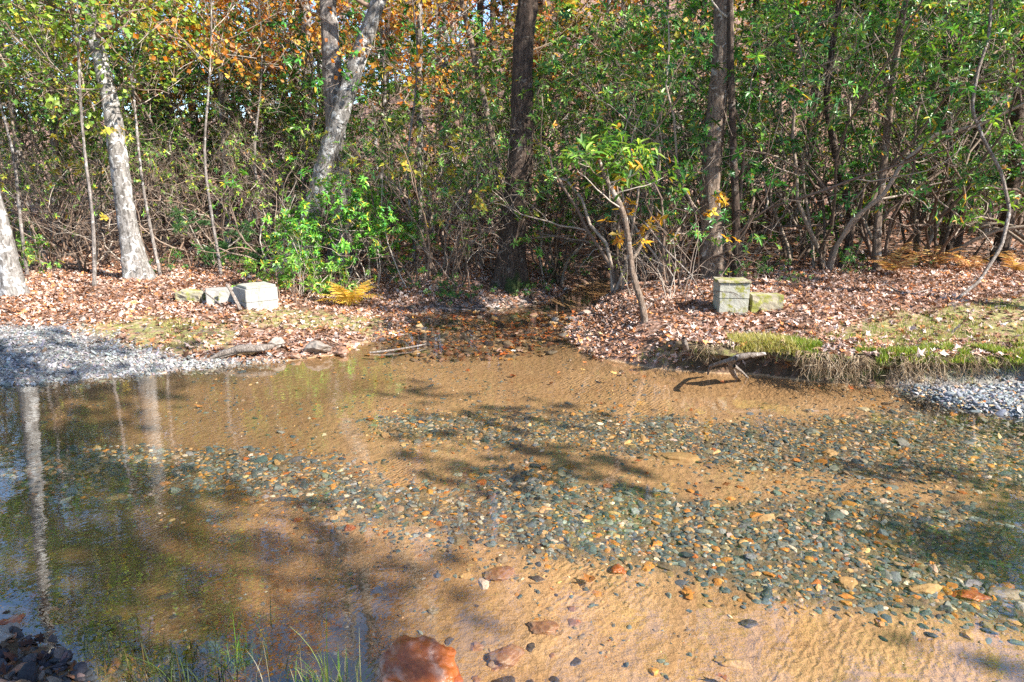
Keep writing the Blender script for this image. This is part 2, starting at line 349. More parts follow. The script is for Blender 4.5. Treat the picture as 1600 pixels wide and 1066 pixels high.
# ------------------------------------------------------------------ pebbles
def ico(sub):
    bm_t = (1+5**.5)/2
    v = [(-1, bm_t, 0), (1, bm_t, 0), (-1, -bm_t, 0), (1, -bm_t, 0), (0, -1, bm_t), (0, 1, bm_t), (0, -1, -bm_t), (0, 1, -bm_t), (bm_t, 0, -1), (bm_t, 0, 1), (-bm_t, 0, -1), (-bm_t, 0, 1)]
    f = [(0, 11, 5), (0, 5, 1), (0, 1, 7), (0, 7, 10), (0, 10, 11), (1, 5, 9), (5, 11, 4), (11, 10, 2), (10, 7, 6), (7, 1, 8), (3, 9, 4), (3, 4, 2), (3, 2, 6), (3, 6, 8), (3, 8, 9), (4, 9, 5), (2, 4, 11), (6, 2, 10), (8, 6, 7), (9, 8, 1)]
    v = [np.array(x)/np.linalg.norm(x) for x in v]
    for _ in range(sub):
        c = {}; nf = []
        def mid(a, b):
            k = (min(a, b), max(a, b))
            if k not in c: m = v[a]+v[b]; v.append(m/np.linalg.norm(m)); c[k] = len(v)-1
            return c[k]
        for a, b, d in f:
            x, y, z = mid(a, b), mid(b, d), mid(d, a); nf += [(a, x, z), (b, y, x), (d, z, y), (x, y, z)]
        f = nf
    return np.array(v), np.array(f)
def rock_shape(sub, seed, rough=0.35, facets=7):
    V, F_ = ico(sub); r_ = np.random.default_rng(seed); V = V.copy()
    for _ in range(facets):
        d = norm(r_.normal(size=3)); h = r_.uniform(0.55, 0.85); t = V@d; m = t > h
        V[m] -= np.outer(t[m]-h, d)*0.9
    for f, a in ((1.3, rough), (3.0, rough*0.35), (7.0, rough*0.14), (15.0, rough*0.06)):
        dd = np.array([mnoise.noise(Vector(v*f)+Vector((seed*3.1, 0, 0))) for v in V]); V = V*(1+a*dd)[:, None]
    return V, F_
def scatter(n_, poly, edge=0.08, xr=None, yr=None):
    q = np.array(poly); x0, y0 = q.min(0); x1, y1 = q.max(0)
    if xr: x0, x1 = max(x0, xr[0]), min(x1, xr[1])
    if yr: y0, y1 = max(y0, yr[0]), min(y1, yr[1])
    X = rng.uniform(x0, x1, n_); Y = rng.uniform(y0, y1, n_)
    k = sd_poly(poly, X, Y)+0.25*vnoise(X, Y, 0.4)+rng.normal(0, edge, n_) < 0
    return X[k], Y[k]
def vis(X, Y, m=40):
    z = -CAMZ; dep = Y*cp+CAMZ*sp; px = 800+FPX*X/dep; py = 533-FPX*((Y*sp+z*cp)/dep)
    return (px > -m-30) & (px < 1640+m) & (py < 1100+m)
PSH = [rock_shape(1, 40+i, 0.22, 9) for i in range(16)]
def pebbles(name, X, Y, size, flat, pal, wts, label, cat, lift=-0.15, sizevar=0.42, tilt=0.2):
    k = vis(X, Y); X, Y = X[k], Y[k]; N_ = len(X); Z = H(X, Y)
    s = size*np.exp(rng.normal(0, sizevar, N_)); az = rng.uniform(0, 2*np.pi, N_)
    ax = s*rng.uniform(0.85, 1.35, N_); ay = s*rng.uniform(0.6, 0.95, N_); azz = s*flat*rng.uniform(0.7, 1.3, N_)
    pal = np.array(pal); ci = rng.choice(len(pal), N_, p=np.array(wts)/sum(wts)); cc = pal[ci]*np.exp(rng.normal(0, 0.22, (N_, 1)))*(1+rng.normal(0, 0.05, (N_, 3)))
    t1 = rng.normal(0, tilt, N_); t2 = rng.normal(0, tilt, N_)
    A = Acc()
    which = rng.integers(0, len(PSH), N_)
    for j, (V, F_) in enumerate(PSH):
        m = np.where(which == j)[0]
        if not len(m): continue
        v = V[None]*np.stack([ax[m], ay[m], azz[m]], -1)[:, None, :]
        v[..., 2] += v[..., 0]*t1[m][:, None]+v[..., 1]*t2[m][:, None]
        c, s_ = np.cos(az[m])[:, None], np.sin(az[m])[:, None]
        x = v[..., 0]*c-v[..., 1]*s_; y = v[..., 0]*s_+v[..., 1]*c
        v = np.stack([x+X[m][:, None], y+Y[m][:, None], v[..., 2]+(Z[m]+azz[m]*lift)[:, None]], -1)
        nf = (F_[None]+(np.arange(len(m))*len(V))[:, None, None]).reshape(-1, 3)
        A.add(v.reshape(-1, 3), nf, np.repeat(cc[m], len(V), 0))
    setp(obj(name, A.mesh(name, M_pebble, False)), label, cat, kind='stuff')
SLATE = [(0.105, 0.145, 0.16), (0.06, 0.09, 0.11), (0.19, 0.225, 0.225), (0.21, 0.17, 0.12), (0.46, 0.22, 0.06), (0.46, 0.31, 0.16), (0.52, 0.46, 0.38), (0.34, 0.12, 0.035)]
SW = [26, 20, 18, 13, 8, 10, 4, 2]
x, y = scatter(44000, GBP[0], 0.16); pebbles('stream_gravel', x, y, 0.0175, 0.40, SLATE, SW, 'slate grey and orange pebbles in the nearer band across the stream bed', 'gravel')
x, y = scatter(32000, GBP[1], 0.17); pebbles('stream_gravel', x, y, 0.0165, 0.36, SLATE, [18, 13, 14, 20, 6, 18, 6, 1], 'finer grey and tan pebbles in the farther band across the stream bed', 'gravel')
x = rng.uniform(-5, 5, 16000); y = rng.uniform(2.3, 8.5, 16000); k = (sd_poly(WPOLY, x, y) < -0.05) & (vnoise(x, y, 0.7)+0.5*vnoise(x, y, 0.25, 1) > 0.02); x, y = x[k], y[k]
pebbles('sand_grit', x, y, 0.010, 0.5, SLATE, [10, 18, 6, 22, 6, 8, 2, 4], 'small dark grit and chips strewn over the sandy stream bed', 'grit', sizevar=0.5)
x, y = scatter(5000, RIFF, 0.15); pebbles('riffle_gravel', x, y, 0.03, 0.45, [(0.07, 0.06, 0.055), (0.13, 0.10, 0.08), (0.24, 0.12, 0.06), (0.30, 0.22, 0.16)], [10, 8, 5, 3], 'dark brown cobbles covering the bed of the shallow riffle', 'gravel')
x, y = scatter(38000, LG, 0.16, xr=(-8, 0)); k = sd_poly(WPOLY, x, y) > -0.12; x, y = x[k], y[k]; pebbles('gravel_bar', x, y, 0.0145, 0.42, [(0.27, 0.265, 0.255), (0.20, 0.195, 0.19), (0.36, 0.345, 0.32), (0.12, 0.115, 0.11), (0.30, 0.21, 0.15)], [30, 25, 18, 14, 6], 'pale grey crushed gravel bar along the left shore', 'gravel', 0.5, 0.35, 0.5)
x, y = scatter(22000, BAR, 0.10, xr=(3.2, 8)); pebbles('gravel_bar', x, y, 0.0155, 0.42, [(0.24, 0.245, 0.245), (0.16, 0.17, 0.18), (0.33, 0.32, 0.30), (0.18, 0.2, 0.22), (0.42, 0.30, 0.2)], [30, 28, 14, 16, 9], 'blue grey gravel bar below the undercut right bank', 'gravel', 0.5, 0.35, 0.4)

# ------------------------------------------------------------------ fallen leaves
def litter_template():
    a = np.linspace(0, 2*np.pi, 10, endpoint=False); r_ = np.array([1.0, 0.42, 0.85, 0.4, 0.62, 0.35, 0.62, 0.4, 0.85, 0.42])
    v = np.concatenate([[[0, 0, 0]], np.stack([r_*np.cos(a), r_*np.sin(a), 0*a], -1)])
    f = np.array([(0, i+1, (i+1) % 10+1) for i in range(10)]); return v, f
LT = litter_template()
LPAL = [(0.37, 0.215, 0.15), (0.50, 0.36, 0.295), (0.22, 0.11, 0.06), (0.11, 0.055, 0.03), (0.40, 0.16, 0.06), (0.52, 0.41, 0.35), (0.28, 0.22, 0.19)]
def leaves_flat(name, X, Y, size, pal, wts, label, tilt=0.45, zoff=0.012, Z=None, cat='fallen leaves', curl=0.35):
    N_ = len(X); Z = (H(X, Y) if Z is None else Z) + zoff + rng.uniform(0, 0.02, N_)
    V, F_ = LT; s = size*np.exp(np.clip(rng.normal(0, 0.38, N_), -1, 0.6)); az = rng.uniform(0, 2*np.pi, N_)
    v = V[None]*np.stack([s, s*rng.uniform(0.5, 0.95, N_), s], -1)[:, None, :]
    cu = rng.normal(0.1, curl, N_)/s; v[..., 2] += cu[:, None]*(v[..., 1]**2)+rng.normal(0, 0.10, v.shape[:2])*s[:, None]
    t1 = rng.normal(0, tilt, N_); t2 = rng.normal(0, tilt, N_)
    v[..., 2] += v[..., 0]*t1[:, None]+v[..., 1]*t2[:, None]
    c, s_ = np.cos(az)[:, None], np.sin(az)[:, None]
    v = np.stack([v[..., 0]*c-v[..., 1]*s_+X[:, None], v[..., 0]*s_+v[..., 1]*c+Y[:, None], v[..., 2]+Z[:, None]], -1)
    nf = (F_[None]+(np.arange(N_)*11)[:, None, None]).reshape(-1, 3)
    pal = np.array(pal); cc = pal[rng.choice(len(pal), N_, p=np.array(wts)/sum(wts))]*np.exp(rng.normal(0, 0.25, (N_, 1))+0.9*vnoise(X, Y, 0.5, 2)[:, None])
    return setp(obj(name, mesh(name, v.reshape(-1, 3), nf, M_litter, np.repeat(np.clip(cc, 0, 0.75), 11, 0), False)), label, cat, kind='stuff')
def field(n_, x0, x1, y0, y1, fn):
    X = rng.uniform(x0, x1, n_); Y = rng.uniform(y0, y1, n_); k = fn(X, Y) & vis(X, Y, 100); return X[k], Y[k]
def on_land(X, Y): return sd_poly(WPOLY, X, Y) > 0.02
def keep_l(X, Y):
    s = sd_poly(WPOLY, X, Y); g = sd_poly(LG, X, Y)+0.3*vnoise(X, Y, 0.3)
    m = np.min([sd_poly(q, X, Y) for q in MOP], 0)+0.5*vnoise(X, Y, 0.35)
    return (s > -0.02) & (vnoise(X, Y, 0.45)+0.6*vnoise(X, Y, 0.15, 2) > rng.normal(-0.42, 0.12, X.shape)) & (g > rng.normal(0.05, 0.12, X.shape)) & ((m > 0) | (rng.random(X.shape) < 0.35))
x, y = field(44000, -9, 0.3, 6.5, 13.5, keep_l)
leaves_flat('leaf_litter', x, y, 0.036, LPAL, [25, 20, 20, 12, 13, 4, 6], 'brown and pinkish fallen leaves carpeting the left bank')
x, y = field(46000, 0.3, 10, 5.8, 13.5, keep_l)
leaves_flat('leaf_litter', x, y, 0.035, LPAL, [25, 20, 20, 14, 12, 4, 6], 'brown and pinkish fallen leaves carpeting the right bank')
x, y = field(26000, -18, 20, 13.3, 28, lambda X, Y: on_land(X, Y))
leaves_flat('leaf_litter', x, y, 0.065, LPAL, [25, 14, 18, 12, 18, 5, 6], 'fallen leaves on the forest floor under the thicket')
x, y = field(3600, -2.2, 1.2, 8.3, 11.0, lambda X, Y: (sd_poly(RIFF, X, Y) < rng.normal(0.0, 0.25, X.shape)) & (vnoise(X, Y, 0.5) > -0.12))
leaves_flat('sunken_leaves', x, y, 0.045, [(0.35, 0.10, 0.03), (0.50, 0.22, 0.05), (0.2, 0.08, 0.03), (0.45, 0.32, 0.28), (0.4, 0.28, 0.16)], [25, 18, 25, 10, 18], 'wet red and orange leaves caught in the shallow riffle', 0.2, 0.0)
x, y = field(200, -1.5, 6, 5.2, 9.5, lambda X, Y: (sd_poly(WPOLY, X, Y) < -0.03) & (sd_poly(WPOLY, X, Y) > -0.7+rng.normal(0, .15, X.shape)))
leaves_flat('floating_leaves', x, y, 0.033, [(0.45, 0.14, 0.04), (0.5, 0.26, 0.08), (0.3, 0.1, 0.04), (0.5, 0.4, 0.3)], [10, 8, 8, 4], 'loose leaves floating on the water along the right bank', 0.1, 0.0, Z=np.full(len(x), 0.002))
x, y = field(110, -4, 5, 2.4, 8.0, lambda X, Y: sd_poly(WPOLY, X, Y) < -0.1)
leaves_flat('sunken_leaves', x, y, 0.035, [(0.30, 0.08, 0.03), (0.45, 0.2, 0.06), (0.2, 0.08, 0.03)], [10, 8, 10], 'scattered red brown leaves lying on the stream bed', 0.15, 0.02)

# ------------------------------------------------------------------ plant growth
def grow(rd, p, d, L, r, lvl, mx, out, tips, crook, up, n_, prob, ratio, start=0.25, ang=(0.5, 1.1), taper=0.65, leafy=None):
    pts = [p]; rad = [r]; st = L/n_; x, y, z = p; dx, dy, dz = d
    for i in range(n_):
        dx += rd.gauss(0, crook); dy += rd.gauss(0, crook); dz += rd.gauss(0, crook)+up
        q = math.sqrt(dx*dx+dy*dy+dz*dz)+1e-9; dx /= q; dy /= q; dz /= q
        x += dx*st; y += dy*st; z += dz*st
        pts.append((x, y, z)); rr = r*(1-taper*(i+1)/n_); rad.append(rr)
        if lvl < mx and (i+1)/n_ > start:
            for _ in range(2 if rd.random() < prob-1 else 1):
                if rd.random() < prob:
                    a = rd.uniform(*ang); u = Vector((rd.gauss(0, 1), rd.gauss(0, 1), rd.gauss(0, 1))); D = Vector((dx, dy, dz)); u = (u-D*u.dot(D)).normalized()
                    c = D*math.cos(a)+u*math.sin(a)
                    grow(rd, (x, y, z), tuple(c), L*ratio*rd.uniform(0.6, 1.2), max(rr*rd.uniform(0.45, 0.75), 0.0022), lvl+1, mx, out, tips, crook, up, max(3, n_-1), prob, ratio, 0.2, ang, taper, leafy)
    out.append((pts, rad, lvl))
    if lvl >= mx-1: tips.append(((x, y, z), (dx, dy, dz)))
def skel_mesh(name, out, mat, cols, sides=(8, 5, 4, 3, 3, 3), minr=0.0):
    A = Acc(); g = {}
    for pts, rad, l in out: g.setdefault((len(pts), l), []).append((pts, rad))
    for (n_, l), L_ in g.items():
        P = np.array([a for a, b in L_]); Rr = np.maximum(np.array([b for a, b in L_]), minr)
        V, F_ = tubes(P, Rr, sides[min(l, len(sides)-1)])
        c = np.array(cols)[rng.integers(0, len(cols), len(L_))]
        A.add(V, F_, np.repeat(c, n_*sides[min(l, len(sides)-1)], 0))
    return A.mesh(name, mat)
# leaf templates (x along, y across, z up)
T_long = (np.array([(0, 0, 0), (0.35, 0.5, 0.08), (0.35, 0, -0.02), (0.35, -0.5, 0.08), (0.72, 0.42, 0.0), (0.72, 0, -0.08), (0.72, -0.42, 0.0), (1, 0, -0.16)], float),
          np.array([(0, 2, 1), (0, 3, 2), (1, 2, 5), (1, 5, 4), (2, 3, 6), (2, 6, 5), (4, 5, 7), (5, 6, 7)]))
T_dia = (np.array([(0, 0, 0), (0.5, 0.5, 0.06), (1, 0, -0.08), (0.5, -0.5, 0.06)], float), np.array([(0, 2, 1), (0, 3, 2)]))
T_maple = (np.array([(0, 0, 0), (0.1, 0.5, 0.03), (0.45, 0.28, 0), (0.65, 0.6, -0.04), (0.7, 0.2, 0), (1.05, 0, -0.1), (0.7, -0.2, 0), (0.65, -0.6, -0.04), (0.45, -0.28, 0), (0.1, -0.5, 0.03)], float),
           np.array([(0, 2, 1), (0, 8, 2), (0, 9, 8), (2, 4, 3), (2, 8, 6), (2, 6, 4), (8, 7, 6), (4, 6, 5)]))
def leaf_mesh(name, tpl, P, D, Nn, Ls, Wr, cols, mat):
    V, F_ = tpl; D = norm(D); B = norm(np.cross(Nn, D)); U = np.cross(D, B)
    N_ = len(P); s = Ls[:, None]
    v = P[:, None, :] + (V[None, :, 0, None]*D[:, None, :]+V[None, :, 1, None]*B[:, None, :]*(Wr if np.isscalar(Wr) else Wr[:, None, None])+V[None, :, 2, None]*U[:, None, :])*s[:, :, None]
    f = (F_[None]+(np.arange(N_)*len(V))[:, None, None]).reshape(-1, 3)
    return mesh(name, v.reshape(-1, 3), f, mat, np.repeat(np.clip(cols, 0, 0.8), len(V), 0), False)
def pick(pal, wts, N_, var=0.25):
    pal = np.array(pal); return pal[rng.choice(len(pal), N_, p=np.array(wts)/sum(wts))]*np.exp(rng.normal(0, var, (N_, 1)))
def whorls(name, tips, k, L, wr, pal, wts, tpl=T_long, mat=None, ang=(1.0, 1.5), droop=0.25, jit=0.0, lv=0.2):
    T = np.array([t[0] for t in tips]); D = norm(np.array([t[1] for t in tips])+np.array([0, 0, 0.35])); n_ = len(T)
    a = norm(np.cross(D, rng.normal(size=(n_, 3)))); b = np.cross(D, a)
    ph = rng.uniform(0, 6.28, (n_, 1))+np.arange(k)[None]*2*np.pi/k+rng.normal(0, 0.25, (n_, k)); th = rng.uniform(*ang, (n_, k))
    dd = D[:, None]*np.cos(th)[..., None]+(a[:, None]*np.cos(ph)[..., None]+b[:, None]*np.sin(ph)[..., None])*np.sin(th)[..., None]
    dd[..., 2] -= droop*rng.random((n_, k)); dd = dd.reshape(-1, 3)
    P = np.repeat(T, k, 0)+rng.normal(0, jit+1e-6, (n_*k, 3)); Nn = np.repeat(D, k, 0)+np.array([0, 0, 0.3])
    cl = pick(pal, wts, n_*k)*np.repeat(np.exp(rng.normal(0, 0.2, (n_, 1))), k, 0)
    return leaf_mesh(name, tpl, P, dd, Nn, L*np.exp(rng.normal(0, lv, n_*k)), wr, cl, mat or M_rhodo)
GREEN = [(0.09, 0.22, 0.03), (0.15, 0.29, 0.04), (0.05, 0.15, 0.04), (0.22, 0.34, 0.06), (0.48, 0.38, 0.04), (0.48, 0.22, 0.03)]
GW = [28, 26, 18, 18, 5, 3]
DGREEN = [(0.03, 0.11, 0.025), (0.05, 0.18, 0.03), (0.08, 0.26, 0.04), (0.17, 0.25, 0.04), (0.45, 0.31, 0.04)]
DW = [30, 30, 20, 10, 3]
YGREEN = [(0.15, 0.27, 0.03), (0.22, 0.32, 0.04), (0.38, 0.36, 0.04), (0.10, 0.19, 0.03), (0.5, 0.28, 0.03)]
TWC = [(0.28, 0.21, 0.16), (0.20, 0.145, 0.11), (0.42, 0.355, 0.29), (0.13, 0.09, 0.065), (0.25, 0.17, 0.12)]
TWD = [(0.17, 0.12, 0.09), (0.26, 0.20, 0.15), (0.10, 0.07, 0.05), (0.34, 0.27, 0.21)]

PROTO = {}
def proto_shrub(key, name, cat, seed, height, nst, spread, mx, n_, prob, ratio, r0, crook, up, leaf_frac, k, L, pal, wts, tw=TWC, tpl=T_long, wr=0.30, minz=0.3, extra_twig=None, mat=None, foliage='foliage', stems='stems'):
    rd = random.Random(seed); out = []; tips = []
    for i in range(nst):
        a = rd.uniform(0, 6.28); rr = rd.uniform(0, 0.22)*spread; tl = rd.uniform(0.05, 0.55)*spread
        grow(rd, (rr*math.cos(a), rr*math.sin(a), -0.08), (tl*math.cos(a), tl*math.sin(a), 1), height*rd.uniform(0.7, 1.05), r0*rd.uniform(0.7, 1.2), 0, mx, out, tips, crook, up, n_, prob, ratio)
    t = [q for q in tips if q[0][2] > minz*height*rd.uniform(0.6, 1.3)]
    rd.shuffle(t); t = t[:max(20, int(len(t)*leaf_frac))]
    ms_ = skel_mesh(stems, out, M_twig, tw); ml = whorls(foliage, t, k, L, wr, pal, wts, tpl, mat)
    PROTO[key] = dict(name=name, cat=cat, parts=[(stems, ms_), (foliage, ml)], h=height, n=(len(out), len(t)))
    return PROTO[key]
def place(key, x, y, label, group=None, rz=None, s=1.0, z=None, name=None):
    P_ = PROTO[key]; z = h1(x, y) if z is None else z
    rz = random.uniform(0, 6.28) if rz is None else rz
    if 'root' not in P_:
        o = thing(name or P_['name'], label, P_['cat'], (x, y, z), rz, group, s); P_['root'] = o; P_['ch'] = [obj(nm, me, o) for nm, me in P_['parts']]; return o
    o = dup(P_['root'], P_['ch'], (x, y, z), rz, s, label, group or '')
    if name: o.name = name
    if not group:
        try: del o['group']
        except KeyError: pass
    return o
# bare tangled laurels (left / centre thicket), rhododendrons, tall right-hand ones
for i in range(4):
    proto_shrub('laurel%d' % i, 'laurel_shrub', 'shrub', 300+i, 2.9, 9, 1.6, 4, 8, 0.56, 0.52, 0.022, 0.30, 0.03, 0.27, 6, 0.058, YGREEN if i % 2 else GREEN, [20, 20, 10, 25, 3] if i % 2 else GW, minz=0.45)
for i in range(3):
    proto_shrub('rhodo%d' % i, 'rhododendron_shrub', 'shrub', 320+i, 2.6, 7, 1.4, 4, 7, 0.54, 0.52, 0.022, 0.22, 0.06, 0.42, 7, 0.095, GREEN, GW, minz=0.18)
for i in range(4):
    proto_shrub('tall%d' % i, 'tall_rhododendron', 'shrub', 340+i, 4.3, 6, 0.95, 4, 9, 0.56, 0.45, 0.032, 0.25, 0.05, 0.32, 7, 0.092, DGREEN if i % 2 else GREEN, DW if i % 2 else GW, tw=TWD, minz=0.22)
proto_shrub('bright', 'bright_rhododendron', 'shrub', 365, 1.55, 9, 1.2, 4, 6, 0.6, 0.5, 0.014, 0.19, 0.05, 0.7, 7, 0.088, [(0.11, 0.30, 0.03), (0.16, 0.36, 0.04), (0.07, 0.21, 0.03), (0.5, 0.42, 0.04), (0.07, 0.24, 0.07)], [30, 25, 20, 7, 12], minz=0.05)
proto_shrub('bush0', 'low_bush', 'bush', 360, 0.75, 9, 1.6, 3, 5, 0.6, 0.5, 0.009, 0.16, 0.04, 0.9, 7, 0.085, GREEN, [20, 30, 8, 22, 6, 2], minz=0.1)
proto_shrub('bush1', 'low_bush', 'bush', 361, 0.6, 9, 1.8, 3, 5, 0.55, 0.5, 0.008, 0.16, 0.04, 0.9, 6, 0.06, DGREEN, DW, minz=0.05)
proto_shrub('dry0', 'bare_shrub', 'shrub', 370, 1.5, 9, 1.5, 4, 6, 0.45, 0.5, 0.010, 0.2, 0.02, 0.05, 4, 0.05, YGREEN, [1]*5, minz=0.3)
print('shrub', {k: v['n'] for k, v in PROTO.items()})

def clearw(x, y, m=0.35): return sd_poly(WPOLY, np.array([x]), np.array([y]))[0] > m
def px_of(x, y, z):
    d = y*cp-(z-CAMZ)*sp; return 800+FPX*x/d, 533-FPX*((y*sp+(z-CAMZ)*cp)/d)
rs = random.Random(5)
def row(y, x0, x1, step, keys, label, group, s=(0.85, 1.15), jy=0.5, skip=()):
    x = x0+rs.uniform(0, step)*0.5
    while x < x1:
        X, Y = x+rs.uniform(-0.3, 0.3)*step, y+rs.uniform(-jy, jy)
        if clearw(X, Y) and not any(a < X < b for a, b in skip):
            place(rs.choice(keys), X, Y, label, group, s=rs.uniform(*s))
        x += step
LA = ['laurel%d' % i for i in range(4)]; RH = ['rhodo%d' % i for i in range(3)]; TA = ['tall%d' % i for i in range(4)]
LL = ('tangled grey-twigged laurel shrub with small green leaves in the thicket behind the left bank', 'laurel shrubs of the left thicket')
LC = ('leggy shrub in the shaded thicket behind the mouth of the creek', 'shrubs behind the creek mouth')
LR = ('tall dark-stemmed rhododendron with glossy leaves in the thicket behind the right bank', 'rhododendrons of the right thicket')
LB = ('shrub deep in the wood behind the front row of the thicket', 'shrubs deep in the wood')
row(13.4, -10.5, -2.2, 1.1, LA, *LL, s=(0.75, 1.0))
row(14.8, -11.5, -2.0, 1.15, LA+LA+RH[:1], *LL, s=(0.9, 1.15))
row(13.2, -1.6, 1.4, 0.95, LA[:2]+RH, *LC, s=(0.8, 1.1), jy=0.4)
row(14.8, -1.8, 1.2, 1.0, LA+RH+TA[:1], *LC, s=(1.0, 1.35), jy=0.4)
row(15.6, 2.6, 5, 1.0, LA+TA, *LC, s=(0.9, 1.2))
row(11.7, 2.9, 11, 1.15, TA+TA+LA[:1], *LR, s=(0.85, 1.15), jy=0.45)
row(13.2, 3.4, 12, 1.2, TA+RH[:1], *LR, s=(0.95, 1.25))
for yy, st in ((16.5, 1.5), (18.6, 1.8), (21.5, 2.3), (25, 3.0)):
    row(yy, -yy*0.86, yy*0.9, st, LA+TA+RH[:1], *LB, s=(1.1, 1.5), jy=0.8)

# ------------------------------------------------------------------ trees
def resample(K, n_):
    K = np.array(K, float); d = np.concatenate([[0], np.cumsum(np.linalg.norm(np.diff(K[:, :3], axis=0), axis=1))])
    t = np.linspace(0, d[-1], n_); o = np.stack([np.interp(t, d, K[:, j]) for j in range(K.shape[1])], -1)
    for _ in range(3): o[1:-1] = (o[:-2]+2*o[1:-1]+o[2:])/4
    return o
def trunk_mesh(name, K, mat, sides=18, flare=1.6, lump=0.08, seed=0, per=0.09):
    """K rows: x,y,z,r ; local coordinates"""
    Ln = np.sum(np.linalg.norm(np.diff(np.array(K)[:, :3], axis=0), axis=1)); n_ = int(min(160, max(20, Ln/per)))
    Q = resample(K, n_); P = Q[:, :3]; r_ = Q[:, 3].copy()
    hgt = np.linspace(0, Ln, n_); r_ *= (0.9 if 'pale' in mat.name else 1.0); r_ *= 1+(flare-1)*np.exp(-hgt/(2.2*Q[0, 3]+0.02))
    V, F_ = tubes(P[None], r_[None], sides); V = V.reshape(n_, sides, 3)
    a = np.arange(sides)*2*np.pi/sides; f = np.random.default_rng(seed)
    for m in range(5):
        kk = f.integers(2, 6); ph = f.uniform(0, 6.28); fz = f.uniform(0.3, 3)
        amp = lump*(1 if m < 3 else 0.6)/2
        V += (V-P[:, None, :])*(amp*np.sin(kk*a[None]+ph+fz*hgt[:, None])*(1+2.5*(flare-1)*np.exp(-hgt[:, None]/(3*Q[0, 3]))))[..., None]
    nn = np.array([[mnoise.noise(Vector(v)*9+Vector((seed, 0, 0))) for v in rowv] for rowv in V]); V += (V-P[:, None, :])*(nn*0.12)[..., None]
    return mesh(name, V.reshape(-1, 3), F_, mat)
ORANGE = [(0.55, 0.20, 0.03), (0.62, 0.30, 0.05), (0.45, 0.14, 0.025), (0.6, 0.38, 0.09), (0.35, 0.13, 0.04)]
YEL = [(0.55, 0.40, 0.05), (0.45, 0.30, 0.04), (0.30, 0.33, 0.05), (0.60, 0.33, 0.05), (0.2, 0.24, 0.04)]
RUST = [(0.30, 0.12, 0.04), (0.40, 0.19, 0.06), (0.22, 0.09, 0.035), (0.45, 0.27, 0.10), (0.15, 0.10, 0.04)]
def limbs(seed, K, count, L, z0, z1, mx=3, crook=0.13, up=0.05, r_=0.35, prob=0.5, ratio=0.5):
    rd = random.Random(seed); out = []; tips = []; K = np.array(K)
    zc = K[:, 2]
    for i in range(count):
        z = z0+(z1-z0)*(i+rd.random())/count; x = np.interp(z, zc, K[:, 0]); y = np.interp(z, zc, K[:, 1]); r0 = np.interp(z, zc, K[:, 3])
        a = rd.uniform(0, 6.28); grow(rd, (x, y, z), (math.cos(a), math.sin(a), rd.uniform(0.1, 0.8)), L*rd.uniform(0.6, 1.15)*(1-0.45*(z-z0)/(z1-z0+1e-6)), r0*r_*rd.uniform(0.7, 1.1), 1, mx+1, out, tips, crook, up, 7, prob, ratio)
    return out, tips
def tree(name, label, K, mat, seed, nl=10, L=2.6, z0=3.5, leaf=None, lw=None, lf=0.6, k=5, ls=0.085, twc=TWC, flare=1.5, group=None, cat='tree', tpl=T_maple, wr=0.95, lump=0.08, mx=3, sides=18):
    K = np.array(K, float); b = K[0, :3].copy(); K[:, :3] -= b
    t = thing(name, label, cat, b, 0, group)
    K[0, 2] -= 0.12
    obj('trunk', trunk_mesh('trunk', K, mat, sides, flare, lump, seed), t)
    if nl:
        out, tips = limbs(seed, K, nl, L, z0, K[-1, 2]*0.98, mx)
        obj('branches', skel_mesh('branches', out, M_twig, twc, (8, 8, 5, 4, 3, 3)), t)
        if leaf:
            random.Random(seed).shuffle(tips); tips = tips[:int(len(tips)*lf)]
            obj('crown', whorls('crown', tips, k, ls, wr, leaf, lw or [1]*len(leaf), tpl, M_crown, (0.6, 1.6), 0.5, 0.05, 0.25), t)
    return t
def KP(base, pts, Y=None, top=None):
    """base pixel (on ground) + pixels up the stem [(px,py,width px)], as rows x,y,z,r"""
    g = G(base[0], base[1]); Y = g[1]; rows = [(g[0], g[1], g[2], base[2]/2/ppm(g[1], g[2]))]
    for i, (px, py, wd) in enumerate(pts):
        q = at_y(px, py, Y); rows.append((q[0], q[1], q[2], wd/2/ppm(Y, q[2])))
    if top is not None:
        a = np.array(rows[-2]); b = np.array(rows[-1]); d = (b-a)[:3]/np.linalg.norm((b-a)[:3]); d = d+np.array([0, 0, 0.4]); d /= np.linalg.norm(d)
        rows.append((*(b[:3]+d*top*0.5), b[3]*0.75)); rows.append((*(b[:3]+d*top+np.array([0.1, 0.1, 0])), b[3]*0.3))
    return rows
def KY(Y, pts, top=None):
    z = h1(at_y(pts[0][0], pts[0][1], Y)[0], Y); rows = []
    for i, (px, py, wd) in enumerate(pts):
        q = at_y(px, py, Y); rows.append((q[0], q[1], z-0.02 if i == 0 else q[2], wd/2/ppm(Y, q[2])))
    if top:
        b = np.array(rows[-1]); rows.append((b[0]+0.15, b[1]+0.1, b[2]+top*0.5, b[3]*0.75)); rows.append((b[0]+0.25, b[1], b[2]+top, b[3]*0.3))
    return rows
tree('pale_bark_tree', 'pale lichened trunk leaning left, cut off by the left edge of the photo', KP((22, 462, 34), [(14, 420, 31), (2, 360, 28), (-14, 300, 26), (-50, 150, 24), (-90, 0, 22)], top=4), M_pale, 1, nl=10, L=2.2, z0=4.2, leaf=YEL, lf=0.35)
tree('pale_bark_tree', 'blotchy pale grey trunk on the left bank, leaning left, well left of the concrete blocks', KP((217, 436, 38), [(205, 380, 31), (192, 300, 29), (182, 230, 28), (170, 150, 25), (148, 60, 22), (138, 0, 20)], top=4), M_pale, 2, nl=14, L=2.3, z0=3.6, leaf=GREEN, lw=[20, 30, 5, 30, 8, 3], lf=0.45)
